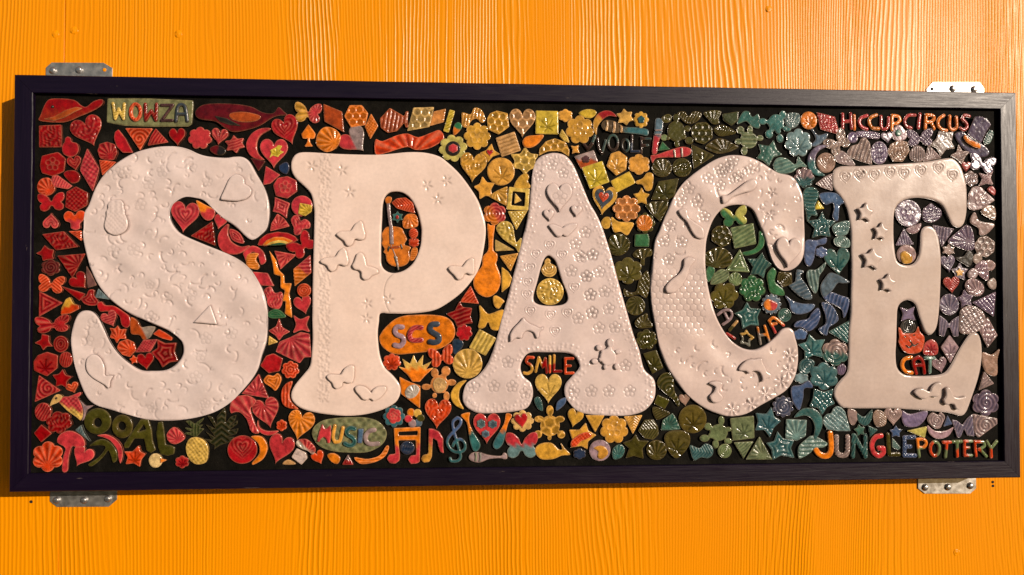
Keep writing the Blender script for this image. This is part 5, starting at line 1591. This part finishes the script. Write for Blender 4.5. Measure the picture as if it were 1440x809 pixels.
        for p in dents:
            m = (np.abs(x - p[0]) < 12) & (np.abs(y - p[1]) < 12)
            u, v = x[m] - p[0], y[m] - p[1]
            a = p[0] * 1.7 + p[1]
            du, dv = u * math.cos(a) + v * math.sin(a), -u * math.sin(a) + v * math.cos(a)
            q = np.hypot(du, dv * (1 + 0.5 * math.sin(a * 5))) - (4.0 + 3.5 * abs(math.sin(a * 7.7)))
            w = np.exp(-(q / 1.8) ** 2) * np.clip(0.5 + du / 5, 0, 1)
            am = 0.9 + 1.3 * abs(math.sin(a * 3.1)); h[m] -= am * w; rg[m] -= 0.16 * w
        for bx_, bz_, r, am in bumps:
            m = (np.abs(x - bx_) < 3 * r) & (np.abs(y - bz_) < 3 * r)
            w = np.exp(-((x[m] - bx_) ** 2 + (y[m] - bz_) ** 2) / (r * r))
            h[m] += am * w; rg[m] += 0.3 * min(am, 0) * w
        if ch == 'C':
            m = (y < 45) & (y > -125) & (x < loops[0][:, 0].min() + 125)
            q = hexfield(x[m], y[m], 15.5)
            w = np.exp(-(q / 0.16) ** 2) * np.clip((45 - y[m]) / 30, 0, 1) * np.clip((y[m] + 125) / 30, 0, 1)
            h[m] -= 0.9 * w; rg[m] -= 0.28 * w
        if crack is not None:
            q = seg_dist(V, crack[:-1], crack[1:])
            w = np.exp(-(q / 1.0) ** 2); h -= 0.9 * w; rg -= 0.8 * w
        return h, rg
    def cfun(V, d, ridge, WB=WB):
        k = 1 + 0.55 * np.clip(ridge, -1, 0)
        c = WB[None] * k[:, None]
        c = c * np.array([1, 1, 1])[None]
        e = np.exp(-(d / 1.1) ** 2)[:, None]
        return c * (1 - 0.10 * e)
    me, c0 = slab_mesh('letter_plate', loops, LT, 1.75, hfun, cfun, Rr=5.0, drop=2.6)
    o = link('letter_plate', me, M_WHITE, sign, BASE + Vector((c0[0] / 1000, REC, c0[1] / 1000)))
    o['label'] = 'big white glazed letter %s with stamped and raised decoration' % ch
    LET[ch] = (o, c0 / 1000, LT)

for cur, nm, pat, loops in REL:
    al = np.vstack(loops); cen = (al.min(0) + al.max(0)) / 2; rad = 0.5 * float(np.ptp(al, axis=0).mean())
    def hfun(V, d, pat=pat, cen=cen, rad=rad):
        x, y = V[:, 0] - cen[0], V[:, 1] - cen[1]
        h = 0.25 * np.sin(x * 0.2) * np.sin(y * 0.17 + 1)
        if pat == 'w':
            w = np.exp(-(flowerline(x, y, rad * 0.62) / 1.2) ** 2)
            return h - 0.5 * w, -0.4 * w
        if pat == 'l':
            w = np.sin(y * 0.62 + 0.8 * np.sin(x * 0.3)) * np.sin(x * 0.7)
            return h + 0.22 * w * (y < 8) + 0.25 * np.sin(x * 0.55) * np.clip((y - 8) / 4, 0, 1), 0.25 * np.minimum(w, 0)
        return h, np.zeros(len(V))
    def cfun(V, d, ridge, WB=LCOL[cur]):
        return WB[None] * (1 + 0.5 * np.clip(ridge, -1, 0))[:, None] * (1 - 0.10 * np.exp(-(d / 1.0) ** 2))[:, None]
    par, pc, PT = LET[cur]
    thick = dict(S=7.4, P=7.6, A=7.4, C=8.6, E=9.6)[cur]
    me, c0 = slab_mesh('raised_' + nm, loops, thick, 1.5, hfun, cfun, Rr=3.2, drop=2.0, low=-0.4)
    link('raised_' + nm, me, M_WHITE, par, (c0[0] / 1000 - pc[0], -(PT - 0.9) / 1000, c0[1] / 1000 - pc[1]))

# ------------------------------------------------------------------ steel brackets
BL = {'TL': 'steel bracket bolted to the wall above the frame beside the WOWZA plaque',
      'TR': 'bright steel bracket bolted to the wall above the frame over the HICCUPCIRCUS lettering',
      'BL': 'dull shaded steel bracket bolted to the wall below the frame under the OOAL lettering',
      'BR': 'steel bracket bolted to the wall below the frame under the POTTERY lettering'}
def hex_head(r):
    prof = [(r * 1.45, 0.0), (r * 1.45, 0.0008), (r * 1.0, 0.0012)]
    me = lathe('bolt', prof + [(r, 0.0045), (r * 0.8, 0.0055), (r * 0.3, 0.0057)], 12)
    return me
for ln in BRACKETS.strip().split('\n'):
    parts = [q.strip() for q in ln.split('|')]
    key = parts[0]
    P2 = lambda s: [tuple(float(v) / 1e4 for v in a.split(',')) for a in s.split()]
    o4, bolts, holes = P2(parts[1]), P2(parts[2]), P2(parts[3])
    top = key[0] == 'T'
    ze = HH + 0.0006 if top else -HH - 0.0006
    x0, x1 = min(q[0] for q in o4), max(q[0] for q in o4)
    root = empty('steel_bracket', ((x0 + x1) / 2, WALL_Y, ZC + ze))
    root['label'] = BL[key]; root['category'] = 'bracket'; root['group'] = 'brackets holding the sign to the wall'
    off = np.array([(x0 + x1) / 2, ze])
    ring = [np.array((o4[0][0], ze))] + [np.array(q) for q in o4] + [np.array((o4[3][0], ze))]
    me = poly_prism('wall_leg', [q - off for q in ring], -0.0028, -0.0003, 0.0004)
    link('wall_leg', me, M_STEEL, root, (0, 0, 0))
    w = (x1 - x0) / 2
    sgn = 1 if top else -1
    zz = sorted((0.0, sgn * 0.0024))
    me = poly_prism('frame_leg', [(-w, zz[0]), (w, zz[0]), (w, zz[1]), (-w, zz[1])], -0.045, -0.0030)
    link('frame_leg', me, M_STEEL, root, (0, 0, 0))
    for (bx_, bz_) in bolts:
        link('bolt', hex_head(0.006), M_SCREW, root, (bx_ - off[0], -0.0028, bz_ - off[1]))
    for (bx_, bz_) in holes:
        link('bolt_hole', lathe('bolt_hole', [(0.0042, 0.0), (0.0042, 0.0003), (0.002, 0.0003)], 16), M_WALL if key == 'TL' else M_HOLE, root, (bx_ - off[0], -0.0028, bz_ - off[1]))
    if key == 'TL':
        for k in range(9):
            xx = 0.012 + 0.0033 * k
            hgt = 0.004 + 0.004 * ((k * 7) % 3) / 2
            link('stamped_mark', poly_prism('stamped_mark', [(-0.0008, 0), (0.0008, 0), (0.0008, hgt), (-0.0008, hgt)], -0.0007, 0.0), M_SCREW, root, (xx, -0.0028, 0.0065))
print('objects', len(SC.objects), 'tris', sum(len(o.data.polygons) for o in SC.objects if o.type == 'MESH'))
